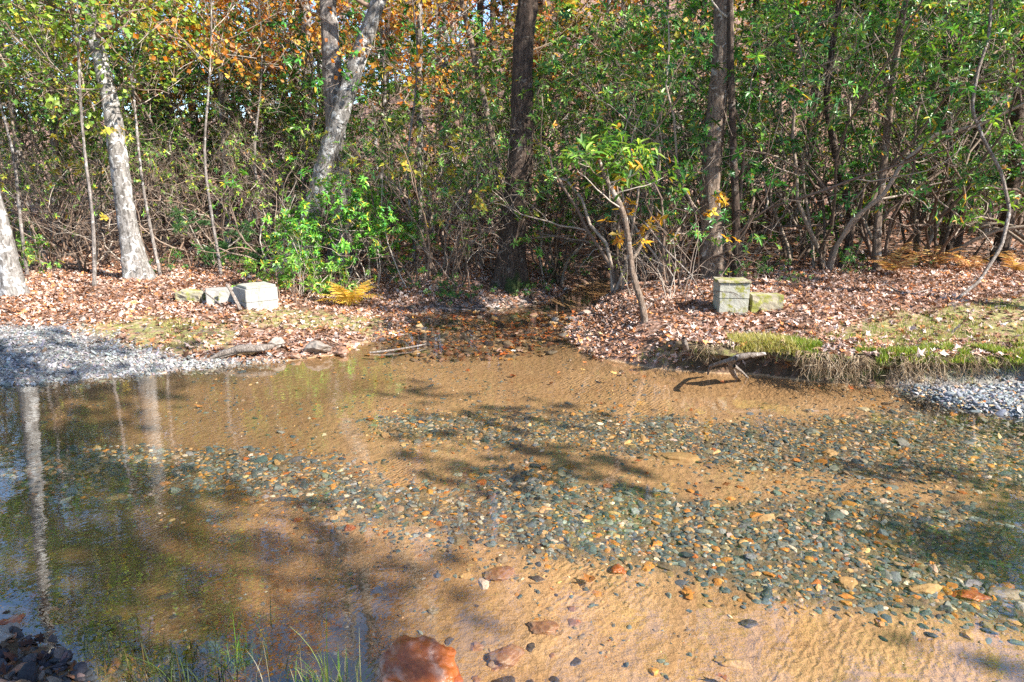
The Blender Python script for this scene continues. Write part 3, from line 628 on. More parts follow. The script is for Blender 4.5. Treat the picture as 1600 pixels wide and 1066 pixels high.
tree('pale_bark_tree', 'pale grey trunk leaning strongly right, rising from the green bush beside the concrete blocks', KP((452, 425, 36), [(478, 370, 34), (498, 300, 32), (515, 230, 31), (540, 150, 29), (567, 70, 27), (592, 0, 25)], top=4.5), M_pale, 3, nl=10, L=2.4, z0=4.6, leaf=ORANGE, lf=0.3)
tree('grey_tree', 'straight thick grey trunk just behind the right-leaning pale trunk', KY(13.6, [(533, 420, 36), (530, 330, 32), (524, 200, 30), (517, 80, 28), (512, 0, 26)], top=5), M_grey, 4, nl=9, L=2.6, z0=5.5, leaf=ORANGE, lf=0.35)
tree('grey_tree', 'straight grey trunk to the left of the paired pale trunks, high in the thicket', KY(17, [(482, 400, 20), (483, 200, 18), (480, 80, 17), (475, 0, 16)], top=5), M_grey, 5, nl=9, L=2.6, z0=5, leaf=ORANGE, lf=0.35)
tree('slender_tree', 'thin pale trunk curving up through the orange leaves at upper left', KY(18, [(425, 400, 13), (420, 230, 12), (412, 100, 11), (405, 0, 10)], top=4), M_pale, 6, nl=9, L=2.2, z0=4.6, leaf=ORANGE, lf=0.6)
tree('big_dark_tree', 'massive dark mossy trunk with flared roots beside the creek mouth', KP((795, 447, 42), [(800, 400, 36), (806, 330, 35), (813, 250, 36), (815, 150, 34), (818, 60, 33), (825, 0, 32)], top=5), M_darkb, 7, nl=12, L=3.2, z0=4.9, leaf=RUST, lf=0.45, flare=1.55, lump=0.10, sides=26)
tree('slender_tree', 'thin leaning brown trunk left of the massive dark trunk', KY(14.5, [(800, 420, 12), (785, 300, 11), (768, 210, 10), (745, 110, 10), (735, 60, 9), (720, 0, 8)], top=3), M_brown, 8, nl=8, L=1.8, z0=3.8, leaf=YEL, lf=0.35)
tree('rough_bark_tree', 'thick rough brown trunk directly behind the right-hand concrete blocks', KP((1117, 436, 34), [(1113, 380, 29), (1110, 300, 29), (1115, 220, 30), (1125, 120, 32), (1132, 50, 31), (1130, 0, 30)], top=5), M_brown, 9, nl=12, L=2.8, z0=4.6, leaf=YEL, lf=0.45, flare=1.4, lump=0.1)
tree('slender_tree', 'slim dark trunk close behind and right of the thick rough brown trunk', KY(10.9, [(1153, 425, 12), (1150, 340, 12), (1146, 240, 11), (1142, 120, 10), (1140, 0, 9)], top=3), M_darkb, 10, nl=7, L=1.6, z0=3.6, leaf=DGREEN, lw=DW, tpl=T_long, wr=0.3, k=7, ls=0.1)
tree('slender_tree', 'crooked slim grey tree leaning over the leafy spit at the creek mouth', KP((1010, 502, 11), [(1003, 470, 10), (990, 440, 10), (984, 400, 9), (980, 365, 9), (975, 330, 9), (958, 300, 8), (943, 275, 7), (936, 250, 6)]), M_brown, 11, nl=12, L=0.9, z0=1.35, leaf=GREEN, lw=GW, tpl=T_long, wr=0.3, k=7, ls=0.115, lf=0.75, flare=1.2, mx=2)
tree('slender_tree', 'straight slim dark trunk standing left of the brown ferns on the right bank', KP((1371, 424, 13), [(1370, 370, 12), (1373, 320, 12), (1382, 250, 12), (1392, 150, 11), (1404, 60, 10), (1415, 0, 9)], top=3), M_brown, 12, nl=8, L=1.7, z0=3.4, leaf=DGREEN, lw=DW, tpl=T_long, wr=0.3, k=7, ls=0.1, flare=1.2)
tree('slender_tree', 'crooked forked dark stem between the rough brown trunk and the slim straight one', KP((1312, 420, 12), [(1325, 385, 11), (1332, 350, 11), (1320, 300, 10), (1305, 240, 10), (1290, 160, 9), (1300, 80, 9), (1312, 0, 8)], top=2.5), M_darkb, 13, nl=9, L=1.6, z0=2.8, leaf=DGREEN, lw=DW, tpl=T_long, wr=0.3, k=7, ls=0.1, flare=1.3)
tree('slender_tree', 'leftmost stem of the close cluster of mossy trunks behind the brown ferns', KP((1472, 402, 16), [(1480, 350, 14), (1486, 290, 13), (1478, 200, 12), (1480, 100, 11), (1478, 0, 10)], top=3), M_brown, 14, nl=8, L=1.7, z0=3.0, leaf=DGREEN, lw=DW, tpl=T_long, wr=0.3, k=7, ls=0.1)
tree('slender_tree', 'middle stem of the close cluster of mossy trunks behind the brown ferns, leaning right', KP((1484, 404, 20), [(1498, 350, 17), (1514, 290, 16), (1530, 200, 15), (1535, 100, 14), (1548, 0, 13)], top=3), M_darkb, 15, nl=8, L=1.9, z0=3.0, leaf=DGREEN, lw=DW, tpl=T_long, wr=0.3, k=7, ls=0.1)
tree('slender_tree', 'rightmost thick dark leaning trunk near the right edge, behind the winding vine', KP((1560, 408, 22), [(1572, 350, 19), (1585, 280, 18), (1590, 180, 17), (1600, 80, 16), (1612, 0, 15)], top=3), M_darkb, 16, nl=9, L=1.9, z0=2.8, leaf=DGREEN, lw=DW, tpl=T_long, wr=0.3, k=7, ls=0.1)
tree('slender_tree', 'slim grey sapling rising from the centre thicket left of the big dark trunk', KY(16.5, [(657, 420, 11), (656, 250, 10), (655, 100, 9), (656, 0, 8)], top=3), M_grey, 17, nl=8, L=1.8, z0=4.2, leaf=YEL, lf=0.5)
# vine
t = thing('woody_vine', 'thin pale vine curving like an S from the ground at far right', 'vine', G(1488, 470))
g = G(1488, 470); K = []
for (px, py, wd), dy in zip([(1488, 470, 5), (1530, 440, 5), (1565, 385, 5.5), (1578, 330, 5.5), (1565, 270, 5), (1535, 215, 5), (1518, 170, 5), (1528, 110, 4.5), (1545, 60, 4), (1552, -40, 4)], [0, .1, .3, .5, .6, .7, .8, .9, 1.0, 1.1]):
    q = at_y(px, py, g[1]+dy)-g; K.append((*q, wd/2/ppm(g[1]+dy, 1)))
K[0] = (0, 0, -0.03, K[0][3]); obj('stem', trunk_mesh('stem', K, M_drift, 8, 1.0, 0.03, 3, 0.05), t)

# background trees on the slope (shared meshes)
def proto_tree(key, name, seed, hgt, r0, mat, nl, L, z0, leaf, lw, lf, k, ls, twc=TWC, wr=0.9, tpl=T_dia, crook=0.12):
    rd = random.Random(seed); K = [(0, 0, -0.2, r0)]; x = y = 0
    for i in range(1, 7):
        x += rd.gauss(0, 0.12); y += rd.gauss(0, 0.12); K.append((x, y, hgt*i/6, r0*(1-0.13*i)))
    out, tips = limbs(seed, K, nl, L, z0, hgt*0.98, 3, crook=crook, prob=0.5)
    random.Random(seed).shuffle(tips); tips = tips[:max(8, int(len(tips)*lf))]
    PROTO[key] = dict(name=name, cat='tree', h=hgt, parts=[('trunk', trunk_mesh('trunk', K, mat, 10, 1.5, 0.08, seed, 0.35)), ('branches', skel_mesh('branches', out, M_twig, twc, (6, 6, 4, 3, 3, 3), 0.006)), ('crown', whorls('crown', tips, k, ls, wr, leaf, lw, tpl, M_crown, (0.5, 1.7), 0.4, 0.16, 0.25))], n=(len(out), len(tips)))
proto_tree('bo0', 'orange_tree', 50, 12, 0.14, M_grey, 20, 3.4, 2.5, ORANGE, [3, 3, 2, 2, 2], 0.6, 8, 0.15)
proto_tree('bo1', 'orange_tree', 51, 10, 0.11, M_grey, 18, 3.0, 2.0, ORANGE, [2, 3, 1, 4, 1], 0.5, 8, 0.14)
proto_tree('by0', 'yellow_tree', 52, 11, 0.12, M_pale, 18, 3.0, 2.5, YEL, [3, 3, 3, 1, 2], 0.8, 9, 0.14)
proto_tree('br0', 'russet_tree', 53, 13, 0.16, M_darkb, 20, 3.4, 3.0, RUST, [1]*5, 0.8, 8, 0.15, TWD)
proto_tree('bb0', 'bare_tree', 54, 14, 0.15, M_pale, 18, 3.0, 5.0, RUST, [1]*5, 0.05, 4, 0.12)
proto_tree('bb1', 'bare_tree', 55, 13, 0.13, M_grey, 20, 3.2, 4.0, YEL, [1]*5, 0.08, 4, 0.12)
proto_tree('bg0', 'green_tree', 56, 10, 0.12, M_grey, 22, 2.8, 2.2, YGREEN, [3, 3, 2, 3, 1], 0.95, 9, 0.12)
proto_tree('bg1', 'dark_green_tree', 57, 9, 0.12, M_darkb, 24, 2.4, 1.0, DGREEN, DW, 1.0, 9, 0.13, TWD)
print('bg', {k: v['n'] for k, v in PROTO.items() if k[0] == 'b'})
proto_tree('sh0', 'shade_tree', 58, 12.5, 0.16, M_grey, 22, 3.2, 6.5, ORANGE, [1]*5, 1.0, 9, 0.17)
proto_tree('ai0', 'understory_tree', 61, 6.2, 0.03, M_grey, 22, 2.0, 2.6, [(0.20, 0.34, 0.05), (0.30, 0.40, 0.07), (0.12, 0.24, 0.05), (0.5, 0.42, 0.06)], [3, 3, 2, 1], 0.85, 7, 0.075)
proto_tree('ai1', 'understory_tree', 62, 6.4, 0.03, M_grey, 20, 1.9, 3.2, ORANGE, [3, 3, 1, 2, 1], 0.4, 6, 0.085)
for px_, yy_, kk_, lb_ in [(40, 11.9, 'ai0', 'airy light green understory tree near the left edge, left of the blotchy pale trunk'), (140, 11.0, 'ai0', 'airy light green understory tree whose leaves veil the blotchy pale trunk'), (250, 12.3, 'ai0', 'airy light green understory tree right of the blotchy pale trunk'),
        (345, 12.6, 'ai1', 'small orange-leaved understory tree above the pine seedlings'), (650, 13.5, 'ai1', 'small orange-leaved understory tree right of the leaning pale trunk'), (420, 14.0, 'ai1', 'small orange-leaved understory tree left of the paired pale trunks')]:
    place(kk_, (px_-800)/FPX*yy_, yy_, lb_)
BL = {'bo': ('orange-leaved autumn tree on the slope behind the thicket', 'orange trees on the slope'), 'by': ('yellow-leaved tree on the slope behind the thicket', 'yellow trees on the slope'),
      'br': ('russet-leaved dark-trunked tree on the slope behind the thicket', 'russet trees on the slope'), 'bb': ('nearly bare tree with grey trunk on the slope behind the thicket', 'bare trees on the slope'),
      'bg0': ('yellow-green leafy tree rising behind the thicket', 'yellow-green trees behind the thicket'), 'bg1': ('dark green leafy tree rising behind the thicket', 'dark green trees behind the thicket')}
def bgt(key, x, y, s): lb = BL.get(key) or BL[key[:2]]; place(key, x, y, lb[0], lb[1], s=s)
rt = random.Random(11)
for px, y, key, s in [(360, 16.6, 'bo1', 0.85), (300, 17.5, 'bo0', 0.8), (440, 17.8, 'bo1', 0.8), (590, 17, 'bo1', 0.75), (330, 20, 'bo0', 1.0), (400, 23, 'bo1', 1.1), (250, 24, 'bo0', 1.0), (560, 21, 'bo1', 1.0), (620, 25, 'bo0', 1.0), (60, 17, 'bg0', .8), (170, 18.5, 'bg0', .75), (-40, 19, 'by0', .75),
                      (30, 24, 'by0', .8), (700, 22, 'bb0', 1.0), (760, 24, 'br0', 1.0), (850, 20, 'br0', 1.0), (930, 19, 'by0', 0.9), (1000, 22, 'bo0', 1.0), (1060, 18, 'bg0', 1.0), (1180, 17, 'bg1', 1.0),
                      (1250, 20, 'by0', 1.0), (1340, 17, 'bg1', 1.1), (1420, 19, 'bg0', 1.0), (1500, 17.5, 'bg1', 1.0), (1590, 19, 'bg0', 1.1), (1210, 24, 'bo1', 1.0), (1640, 23, 'by0', 1.0), (120, 21, 'bb0', 1.0), (460, 20, 'bb1', 1)]:
    bgt(key, (px-800)/FPX*y, y, s)
for px, y, key, s in [(90, 16.5, 'bb1', .8), (215, 19, 'bb0', .8), (290, 21, 'bb1', 1), (520, 19, 'bb0', .9), (605, 22, 'bb1', 1), (680, 18.5, 'bb1', .8), (745, 20, 'br0', .9), (880, 23, 'bb0', 1), (960, 17.5, 'bb1', .8), (1020, 20, 'bb0', .9), (1230, 18, 'bb1', .9), (1300, 22, 'bb0', 1), (1440, 21, 'bb1', .9), (1530, 16.5, 'bb1', .8), (1625, 18, 'bb0', .9)]:
    bgt(key, (px-800)/FPX*y, y, s)
for i in range(50):
    y = rt.uniform(27, 75); x = rt.uniform(-0.85, 0.85)*y
    if x < -0.35*y and rt.random() < 0.45: continue
    bgt(rt.choice(['bo0', 'bo1', 'by0', 'br0', 'br0', 'bb0', 'bb1', 'bb0', 'bg1']), x, y, rt.uniform(0.9, 1.3))
# shade trees standing on the near right bank beside the camera
for i, (x, y, k, s) in enumerate([(8.3, 0.6, 'bg1', 0.55), (9.6, -3.0, 'bo1', 0.8), (6.5, -1.9, 'sh0', 0.9), (4.6, -2.3, 'sh0', 1.0), (8.7, 7.0, 'sh0', 0.85)]):
    place(k, x, y, 'tree standing outside the frame on the near right bank', 'trees beside the camera', s=s)

# ------------------------------------------------------------------ named shrubs
def plant(key, px, py, label, s=1.0, name=None, group=None, Y=None, rz=None):
    g = G(px, py); return place(key, g[0], g[1], label, group, s=s, name=name, rz=rz)
plant('bright', 468, 462, 'bright green rhododendron with some yellow leaves beside the left concrete blocks', 0.6)
plant('bright', 582, 448, 'bright green rhododendron just behind the golden fern', 0.92)
plant('bright', 530, 452, 'tallest of the bright green rhododendrons, right of the leaning pale trunk', 1.0)
plant('tall0', 872, 446, 'rhododendron with glossy leaves spreading in front of the massive dark trunk', 0.72)
place('tall0', 1.75, 11.2, 'tall light green rhododendron arching over the creek right of the massive trunk', s=0.95)
plant('tall1', 1058, 446, 'tall rhododendron between the crooked slim tree and the thick rough trunk', 0.72)
plant('bush1', 752, 470, 'low dark bush on the shaded bank left of the massive trunk', 0.5)
plant('bush1', 838, 466, 'low dark bush at the right foot of the massive trunk', 0.5)
plant('bush1', 690, 474, 'low dark bush overhanging the riffle at the left', 0.55)
plant('rhodo1', 720, 445, 'dark rhododendron at the left foot of the massive dark trunk', 0.6)
plant('bush0', 462, 474, 'dense low green bush touching the right side of the left concrete blocks', 0.9)
plant('bush0', 520, 468, 'low green bush between the concrete blocks and the golden fern', 0.75)
plant('rhodo2', 1010, 440, 'loose rhododendron on the spit behind the crooked slim tree', 0.62)
plant('dry0', 1070, 468, 'bare twiggy shrub just left of the right-hand concrete blocks', 0.8)
plant('dry0', 1000, 462, 'bare twiggy shrub at the creek edge of the leafy spit', 0.6)
plant('tall1', 1260, 405, 'rhododendron with hanging leaves above the mossy low block', 0.8)
for px, py, k, s in [(300, 418, 'bush1', 1.0), (345, 420, 'bush1', 0.9), (260, 425, 'bush1', .6), (420, 425, 'bush1', 1.1), (60, 425, 'bush0', 0.9), (30, 400, 'bush0', 1.2), (390, 436, 'bush0', .5), (600, 440, 'bush1', 0.8), (640, 452, 'bush1', 0.5), (700, 450, 'bush1', 0.6), (680, 470, 'bush1', .45)]:
    plant(k, px, py, 'small leafy seedling bush at the foot of the left or centre thicket', s*0.85, group='seedling bushes at the foot of the left thicket')
for px, py, k, s in [(1210, 432, 'bush1', 0.7), (1300, 425, 'bush1', 0.9), (860, 440, 'bush1', .9), (900, 428, 'bush1', 0.9), (1180, 440, 'bush1', 0.6), (1250, 445, 'bush1', .4), (1440, 420, 'bush1', .4), (850, 455, 'bush1', .4), (1345, 430, 'bush1', .35)]:
    plant(k, px, py, 'small dark leafy seedling bush at the foot of the right thicket', s*0.85, group='seedling bushes at the foot of the right thicket')

# spicebush (yellow), orange sprig
proto_shrub('spice', 'yellow_shrub', 'shrub', 401, 2.5, 5, 0.9, 4, 7, 0.5, 0.45, 0.016, 0.15, 0.03, 0.7, 5, 0.075, [(0.45, 0.40, 0.05), (0.36, 0.36, 0.05), (0.5, 0.33, 0.05), (0.2, 0.26, 0.04)], [3, 3, 2, 2], minz=0.6, tpl=T_dia, wr=0.5, mat=M_crown)
plant('spice', 650, 448, 'shrub with soft yellow leaves above bare stems, centre left of the big dark trunk', 1.1)
plant('spice', 700, 435, 'taller thinner yellow-leaved shrub just left of the big dark trunk', 1.0)
plant('spice', 130, 425, 'yellow-leaved shrub behind the bank left of the blotchy pale trunk', 1.0)
proto_shrub('sprig', 'orange_leaved_sapling', 'sapling', 402, 1.6, 2, 1.6, 3, 7, 0.6, 0.5, 0.011, 0.15, 0.0, 0.9, 4, 0.10, [(0.6, 0.33, 0.03), (0.62, 0.42, 0.05), (0.5, 0.22, 0.03)], [3, 3, 2], minz=0.6, tpl=T_dia, wr=0.5, mat=M_crown)
plant('sprig', 1065, 462, 'sapling with a few golden orange leaves in front of the thick rough trunk', 1.0)
# young pines: fine needles
PINE = [(0.08, 0.19, 0.07), (0.12, 0.25, 0.09), (0.06, 0.14, 0.05)]
proto_shrub('pine', 'pine_seedling', 'pine seedling', 410, 0.75, 3, 0.7, 3, 6, 0.65, 0.5, 0.008, 0.12, 0.02, 1.0, 22, 0.085, PINE, [1, 1, 1], tpl=T_dia, wr=0.05, minz=0.1, foliage='needles')
plant('pine', 312, 418, 'young pine seedling with fine blue-green needles behind the low slab', 1.2)
plant('pine', 382, 424, 'young pine seedling with fine needles behind the concrete blocks', 1.0)

# ------------------------------------------------------------------ ferns
def fern(name, label, x, y, seed, nf, L, pal, arch=0.9, up=0.9, group=None):
    rd = random.Random(seed); t = thing(name, label, 'fern', (x, y, h1(x, y)), 0, group)
    for i in range(nf):
        a = rd.uniform(0, 6.28); el = rd.uniform(0.75, 1.35)*up; n_ = 15; P = []; dz = math.sin(el); dr = math.cos(el); rr = 0; zz = 0; l = L*rd.uniform(0.7, 1.1)
        for j in range(n_+1):
            P.append((rr*math.cos(a), rr*math.sin(a), zz)); e = el-arch*1.5*(j/n_); rr += math.cos(e)*l/n_; zz += math.sin(e)*l/n_
        P = np.array(P); V, F_ = tubes(P[None], np.linspace(0.004, 0.001, n_+1)[None], 4); A = Acc(); A.add(V, F_, np.array(pal[0])*0.6)
        T = np.gradient(P, axis=0); T = norm(T); side = norm(np.cross(T, np.array([0, 0, 1.0]))); VV = []; FF = []; CC = []; c = 0
        for j in range(3, n_+1):
            for half in (0.0,):
                if j == n_ and half: continue
                p0 = P[j]*(1-half)+P[min(j+1, n_)]*half; wl = l*0.30*(1-(j-3)/(n_-2.2))**0.8*rd.uniform(0.75, 1.1)+0.008
                for s_ in (-1, 1):
                    d = side[j]*s_+T[j]*0.65+np.array([0, 0, -0.25+rd.uniform(-.25, .2)]); d /= np.linalg.norm(d); wd = T[j]*l*0.018; e_ = p0+d*wl
                    VV += [p0-wd, p0+wd, p0+d*wl*0.6+wd*0.8, e_, p0+d*wl*0.6-wd*0.8]; FF += [(c, c+1, c+2), (c, c+2, c+4), (c+4, c+2, c+3)]; c += 5
                    cc = np.array(pal[rd.randrange(len(pal))])*rd.uniform(0.8, 1.2); CC += [cc]*5
        A.add(VV, FF, np.array(CC)); obj('frond', A.mesh('frond', M_grass, False), t)
    return t
FG = [(0.62, 0.40, 0.05), (0.55, 0.42, 0.07), (0.58, 0.30, 0.05)]; FB = [(0.42, 0.22, 0.08), (0.34, 0.14, 0.05), (0.5, 0.32, 0.12)]
g = G(545, 480); fern('golden_fern', 'golden yellow fern at the foot of the green rhododendron on the left bank', g[0], g[1], 1, 17, 0.66, FG, 0.8, 1.0)
for i, (px, py, L, nf, lb) in enumerate([(1400, 432, 0.75, 6, 'leftmost of the brown ferns, arching beside the slim straight trunk'), (1455, 420, 0.7, 7, 'brown fern in front of the cluster of mossy trunks'), (1520, 425, 0.65, 7, 'brown fern between the mossy trunks and the winding vine'), (1585, 428, 0.6, 8, 'rusty brown fern at the right edge of the photo')]):
    g = G(px, py); fern('dry_fern', lb, g[0], g[1], 10+i, nf, L*1.0, FB, 0.85, 1.0)

# ------------------------------------------------------------------ concrete blocks
def mat_conc(name, base, mossy, mossc=(0.20, 0.19, 0.04)):
    n = N(name); p = n.pos(); a = n.noise(40, 6, 0.7, p); b = n.noise(6, 6, 0.65, p)
    c = n.mix(a.outputs[0], tuple(x*0.75 for x in base), tuple(min(1, x*1.15) for x in base))
    c = n.mix(n.ramp(n.noise(9, 6, 0.7, n.mapv(p, (2, 2, 0.6))).outputs[0], [(0.5, 0), (0.7, 0.7)]), c, (0.10, 0.09, 0.07))
    c = n.mix(n.ramp(b.outputs[0], [(0.62-mossy*0.3, 0), (0.70-mossy*0.3, 1)]), c, n.mix(n.noise(60, 4, 0.7, p).outputs[0], (0.08, 0.09, 0.015), tuple(1.6*x for x in mossc)))
    n.link(c, n.p.inputs['Base Color']); n.p.inputs['Roughness'].default_value = 0.9; n.link(n.bump(n.math('ADD', a.outputs[0], b.outputs[0]), 0.6, 0.012), n.p.inputs['Normal']); return n.m
M_conc = mat_conc('pale concrete', (0.31, 0.295, 0.265), 0.02); M_conc2 = mat_conc('mossy concrete', (0.34, 0.33, 0.27), 0.25); M_mossc = mat_conc('moss covered concrete', (0.30, 0.26, 0.18), 0.5)
def box(name, size, loc, mat, parent=None, seed=0, rot=(0, 0, 0), rough=0.003, bev=0.007, hollow=False):
    import bmesh
    bm = bmesh.new(); bmesh.ops.create_cube(bm, size=1)
    for v in bm.verts: v.co.x *= size[0]; v.co.y *= size[1]; v.co.z *= size[2]
    bmesh.ops.bevel(bm, geom=list(bm.edges), offset=bev, segments=2, affect='EDGES')
    bmesh.ops.subdivide_edges(bm, edges=[e for e in bm.edges if e.calc_length() > 0.06], cuts=5, use_grid_fill=True)
    for v in bm.verts: v.co += mnoise.noise_vector(v.co*14+Vector((seed, 0, 0)))*rough
    me = bpy.data.meshes.new(name); bm.to_mesh(me); bm.free(); me.materials.append(mat)
    o = obj(name, me, parent); o.location = loc; o.rotation_euler = rot
    for p_ in me.polygons: p_.use_smooth = False
    return o
g = G(390, 484)
g = np.array((g[0], g[1]+0.28, g[2]-0.09))
t = thing('concrete_pier', 'two-course pale concrete block pier on the left bank, its corner turned to the camera', 'concrete block', g, R(42))
box('lower_block', (0.47, 0.47, 0.22), (0, 0, 0.08), M_conc, t, 1); box('upper_block', (0.475, 0.47, 0.19), (0, 0, 0.288), M_conc, t, 2)
box('cap_slab', (0.43, 0.42, 0.035), (0.01, 0, 0.401), M_conc2, t, 3, rough=0.005)
g2 = G(345, 474); box_o = box('concrete_slab', (0.42, 0.42, 0.26), (g2[0]-0.05, g2[1]+0.15, g2[2]+0.06), M_conc, None, 5, (0, 0, R(25)), 0.005)
setp(box_o, 'low pale concrete block sunk in leaves, just left of the two-course pier', 'concrete block')
g3 = G(303, 472); o = box('mossy_block', (0.42, 0.3, 0.22), (g3[0]-0.05, g3[1]+0.1, g3[2]+0.04), M_mossc, None, 6, (0.06, 0.05, R(-8)), 0.03, 0.03); setp(o, 'low moss-covered block at the left end of the left-hand blocks', 'concrete block')
def plank(name, label, a, b, w, th, mat):
    a = Vector(a); b = Vector(b); d = b-a; o = box(name, (w, th, d.length), (a+b)/2, mat, None, 9, (0, 0, 0), 0.004, 0.004); o.rotation_euler = d.to_track_quat('Z', 'Y').to_euler(); setp(o, label, 'board'); return o
yb = g[1]-0.42
plank('board', 'weathered board leaning against the left face of the two-course pier', at_y(376, 484, yb+0.02), at_y(355, 444, yb+0.22), 0.05, 0.02, M_drift)
plank('board', 'thin grey stick leaning over the low pale block', at_y(347, 478, yb+0.0), at_y(314, 452, yb+0.15), 0.02, 0.015, M_drift)
g = G(1147, 492)
t = thing('concrete_pier', 'stained two-course concrete block pier on the right bank with mossy rim', 'concrete block', (g[0], g[1]+0.18, g[2]), R(-4))
box('lower_block', (0.36, 0.36, 0.24), (0, 0, 0.08), M_conc2, t, 11); box('upper_block', (0.37, 0.36, 0.19), (0, 0, 0.298), M_conc2, t, 12, rough=0.004)
box('cap_slab', (0.40, 0.39, 0.03), (-0.005, -0.005, 0.41), M_mossc, t, 13, rough=0.012)
g = G(1200, 489); o = box('mossy_block', (0.40, 0.22, 0.27), (g[0], g[1]+0.16, g[2]+0.08), M_mossc, None, 14, (0, 0, R(2)), 0.012); setp(o, 'low moss-topped block against the right side of the stained pier', 'concrete block')

# ------------------------------------------------------------------ rocks
def mat_rock(name, a, b, c3, rough=0.6, sc_=6):
    n = N(name); p = n.objc(); f = n.noise(sc_, 7, 0.7, p, 0.6); f2 = n.noise(sc_*0.5, 5, 0.6, p, 1.0)
    c = n.mix(n.ramp(f.outputs[0], [(0.35, 0), (0.65, 1)]), a, b); c = n.mix(n.ramp(f2.outputs[0], [(0.48, 0), (0.6, 1)]), c, c3)
    n.link(c, n.p.inputs['Base Color']); n.p.inputs['Roughness'].default_value = rough; n.link(n.bump(f.outputs[0], 0.6, 0.015), n.p.inputs['Normal']); return n.m
M_ror = mat_rock('orange rock', (0.19, 0.040, 0.010), (0.36, 0.10, 0.018), (0.38, 0.21, 0.14), 0.4, 7)
M_rtan = mat_rock('tan rock', (0.30, 0.19, 0.09), (0.44, 0.30, 0.15), (0.36, 0.22, 0.10), 0.6, 20)
M_rgry = mat_rock('grey rock', (0.13, 0.11, 0.09), (0.27, 0.23, 0.19), (0.20, 0.16, 0.13), 0.5, 16)
M_rred = mat_rock('reddish rock', (0.16, 0.075, 0.045), (0.28, 0.15, 0.09), (0.24, 0.17, 0.13), 0.45, 16)
M_rdrk = mat_rock('dark purple rock', (0.025, 0.024, 0.028), (0.09, 0.075, 0.08), (0.055, 0.05, 0.06), 0.45, 18)
def rock(name, label, px, py, wpx, asp, flat, mat, seed, rz=0, z=None, sink=0.2, sub=3, rough=0.3, group=None, facets=9):
    x, y = at_z(px, py, -0.06 if z is None else z); zz = h1(x, y); r_ = wpx/2/ppm(y, 0)
    V, F_ = rock_shape(sub, seed, rough, facets); V = V*np.array([r_, r_*asp, r_*flat]); me = mesh(name, V, F_, mat)
    o = obj(name, me); o.location = (x, y, zz+r_*flat*(1-2*sink)*0.8); o.rotation_euler = (0, 0, rz); return setp(o, label, 'rock', group)
rock('orange_rock', 'big wet orange rock rising out of the water at the bottom centre', 648, 1048, 165, 0.85, 0.55, M_ror, 5, 0.3, 0.0, 0.0, 5, 0.42, None, 20)
rock('orange_rock', 'pale pink-topped lump leaning on the big orange rock', 662, 1008, 60, 0.8, 0.9, M_ror, 8, 1.0, 0.1, 0.0, 4, 0.3)
RK = [('sunken_slab', 'yellow tan slab of rock lying among the pebbles right of centre', 1195, 793, 52, 0.5, 0.25, M_rtan, 11, 0.35),
 ('sunken_rock', 'orange brown rock, left of the pair at the lower right', 1450, 898, 62, 0.5, 0.3, M_rtan, 12, 0.1), ('sunken_rock', 'orange brown rock, right of the pair at the lower right', 1520, 908, 58, 0.6, 0.32, M_ror, 13, -0.1),
 ('sunken_rock', 'pinkish tan rock in the pebbles left of the pair at lower right', 1325, 890, 42, 0.7, 0.4, M_rtan, 14, 0.8), ('sunken_slab', 'broad pale slab half buried in the sand between the pebble bands', 1058, 698, 84, 0.7, 0.15, M_rtan, 15, 0),
 ('sunken_rock', 'whitish tan rock in the farther pebble band', 1295, 693, 30, 0.8, 0.5, M_rtan, 16, 0.3), ('sunken_rock', 'orange rock at the lower edge of the nearer pebble band', 966, 871, 32, 0.8, 0.5, M_ror, 17, 0.4),
 ('sunken_rock', 'brown flat rock under the clear water left of centre', 358, 812, 46, 0.55, 0.3, M_rgry, 18, 0.1), ('sunken_rock', 'bright orange stone, right of the two at centre left', 543, 802, 20, 0.8, 0.6, M_ror, 19, 0), ('sunken_rock', 'bright orange stone, left of the two at centre left', 463, 787, 15, 0.8, 0.6, M_ror, 20, 0),
 ('sunken_slab', 'tan flat stone under the reflections at left', 180, 746, 34, 0.6, 0.3, M_rtan, 21, 0), ('sunken_rock', 'blue grey rock at the far lower right edge', 1575, 906, 56, 0.5, 0.3, M_rgry, 22, 0.1),
 ('sunken_rock', 'brown rock at the bottom right of centre, upper one', 1150, 1010, 60, 0.4, 0.25, M_rtan, 23, -0.2), ('sunken_rock', 'dark brown rock among ripples right of the big orange rock', 780, 880, 52, 0.7, 0.4, M_rred, 24, 0.5),
 ('sunken_rock', 'purplish brown rock right of the big orange rock', 790, 1000, 70, 0.7, 0.35, M_rred, 25, 0.9), ('sunken_rock', 'dark rock near the bottom edge right of the big orange rock', 790, 1050, 56, 0.7, 0.4, M_rdrk, 26, 0.9),
 ('sunken_rock', 'reddish rock between the ripples and the sand at lower centre', 850, 960, 60, 0.7, 0.3, M_rred, 27, 0.2), ('sunken_rock', 'small greenish rock in the sand at bottom right of centre', 1170, 952, 30, 0.7, 0.35, M_rdrk, 28, 0.2), ('sunken_rock', 'cluster stone at the bottom edge right of centre', 1165, 1050, 36, 0.7, 0.4, M_rgry, 29, 0.2)]
for nm, lb, px, py, w_, asp, fl, m_, sd_, rz in RK: rock(nm, lb, px, py, w_, asp, fl, m_, sd_, rz, sink=0.42, sub=4)
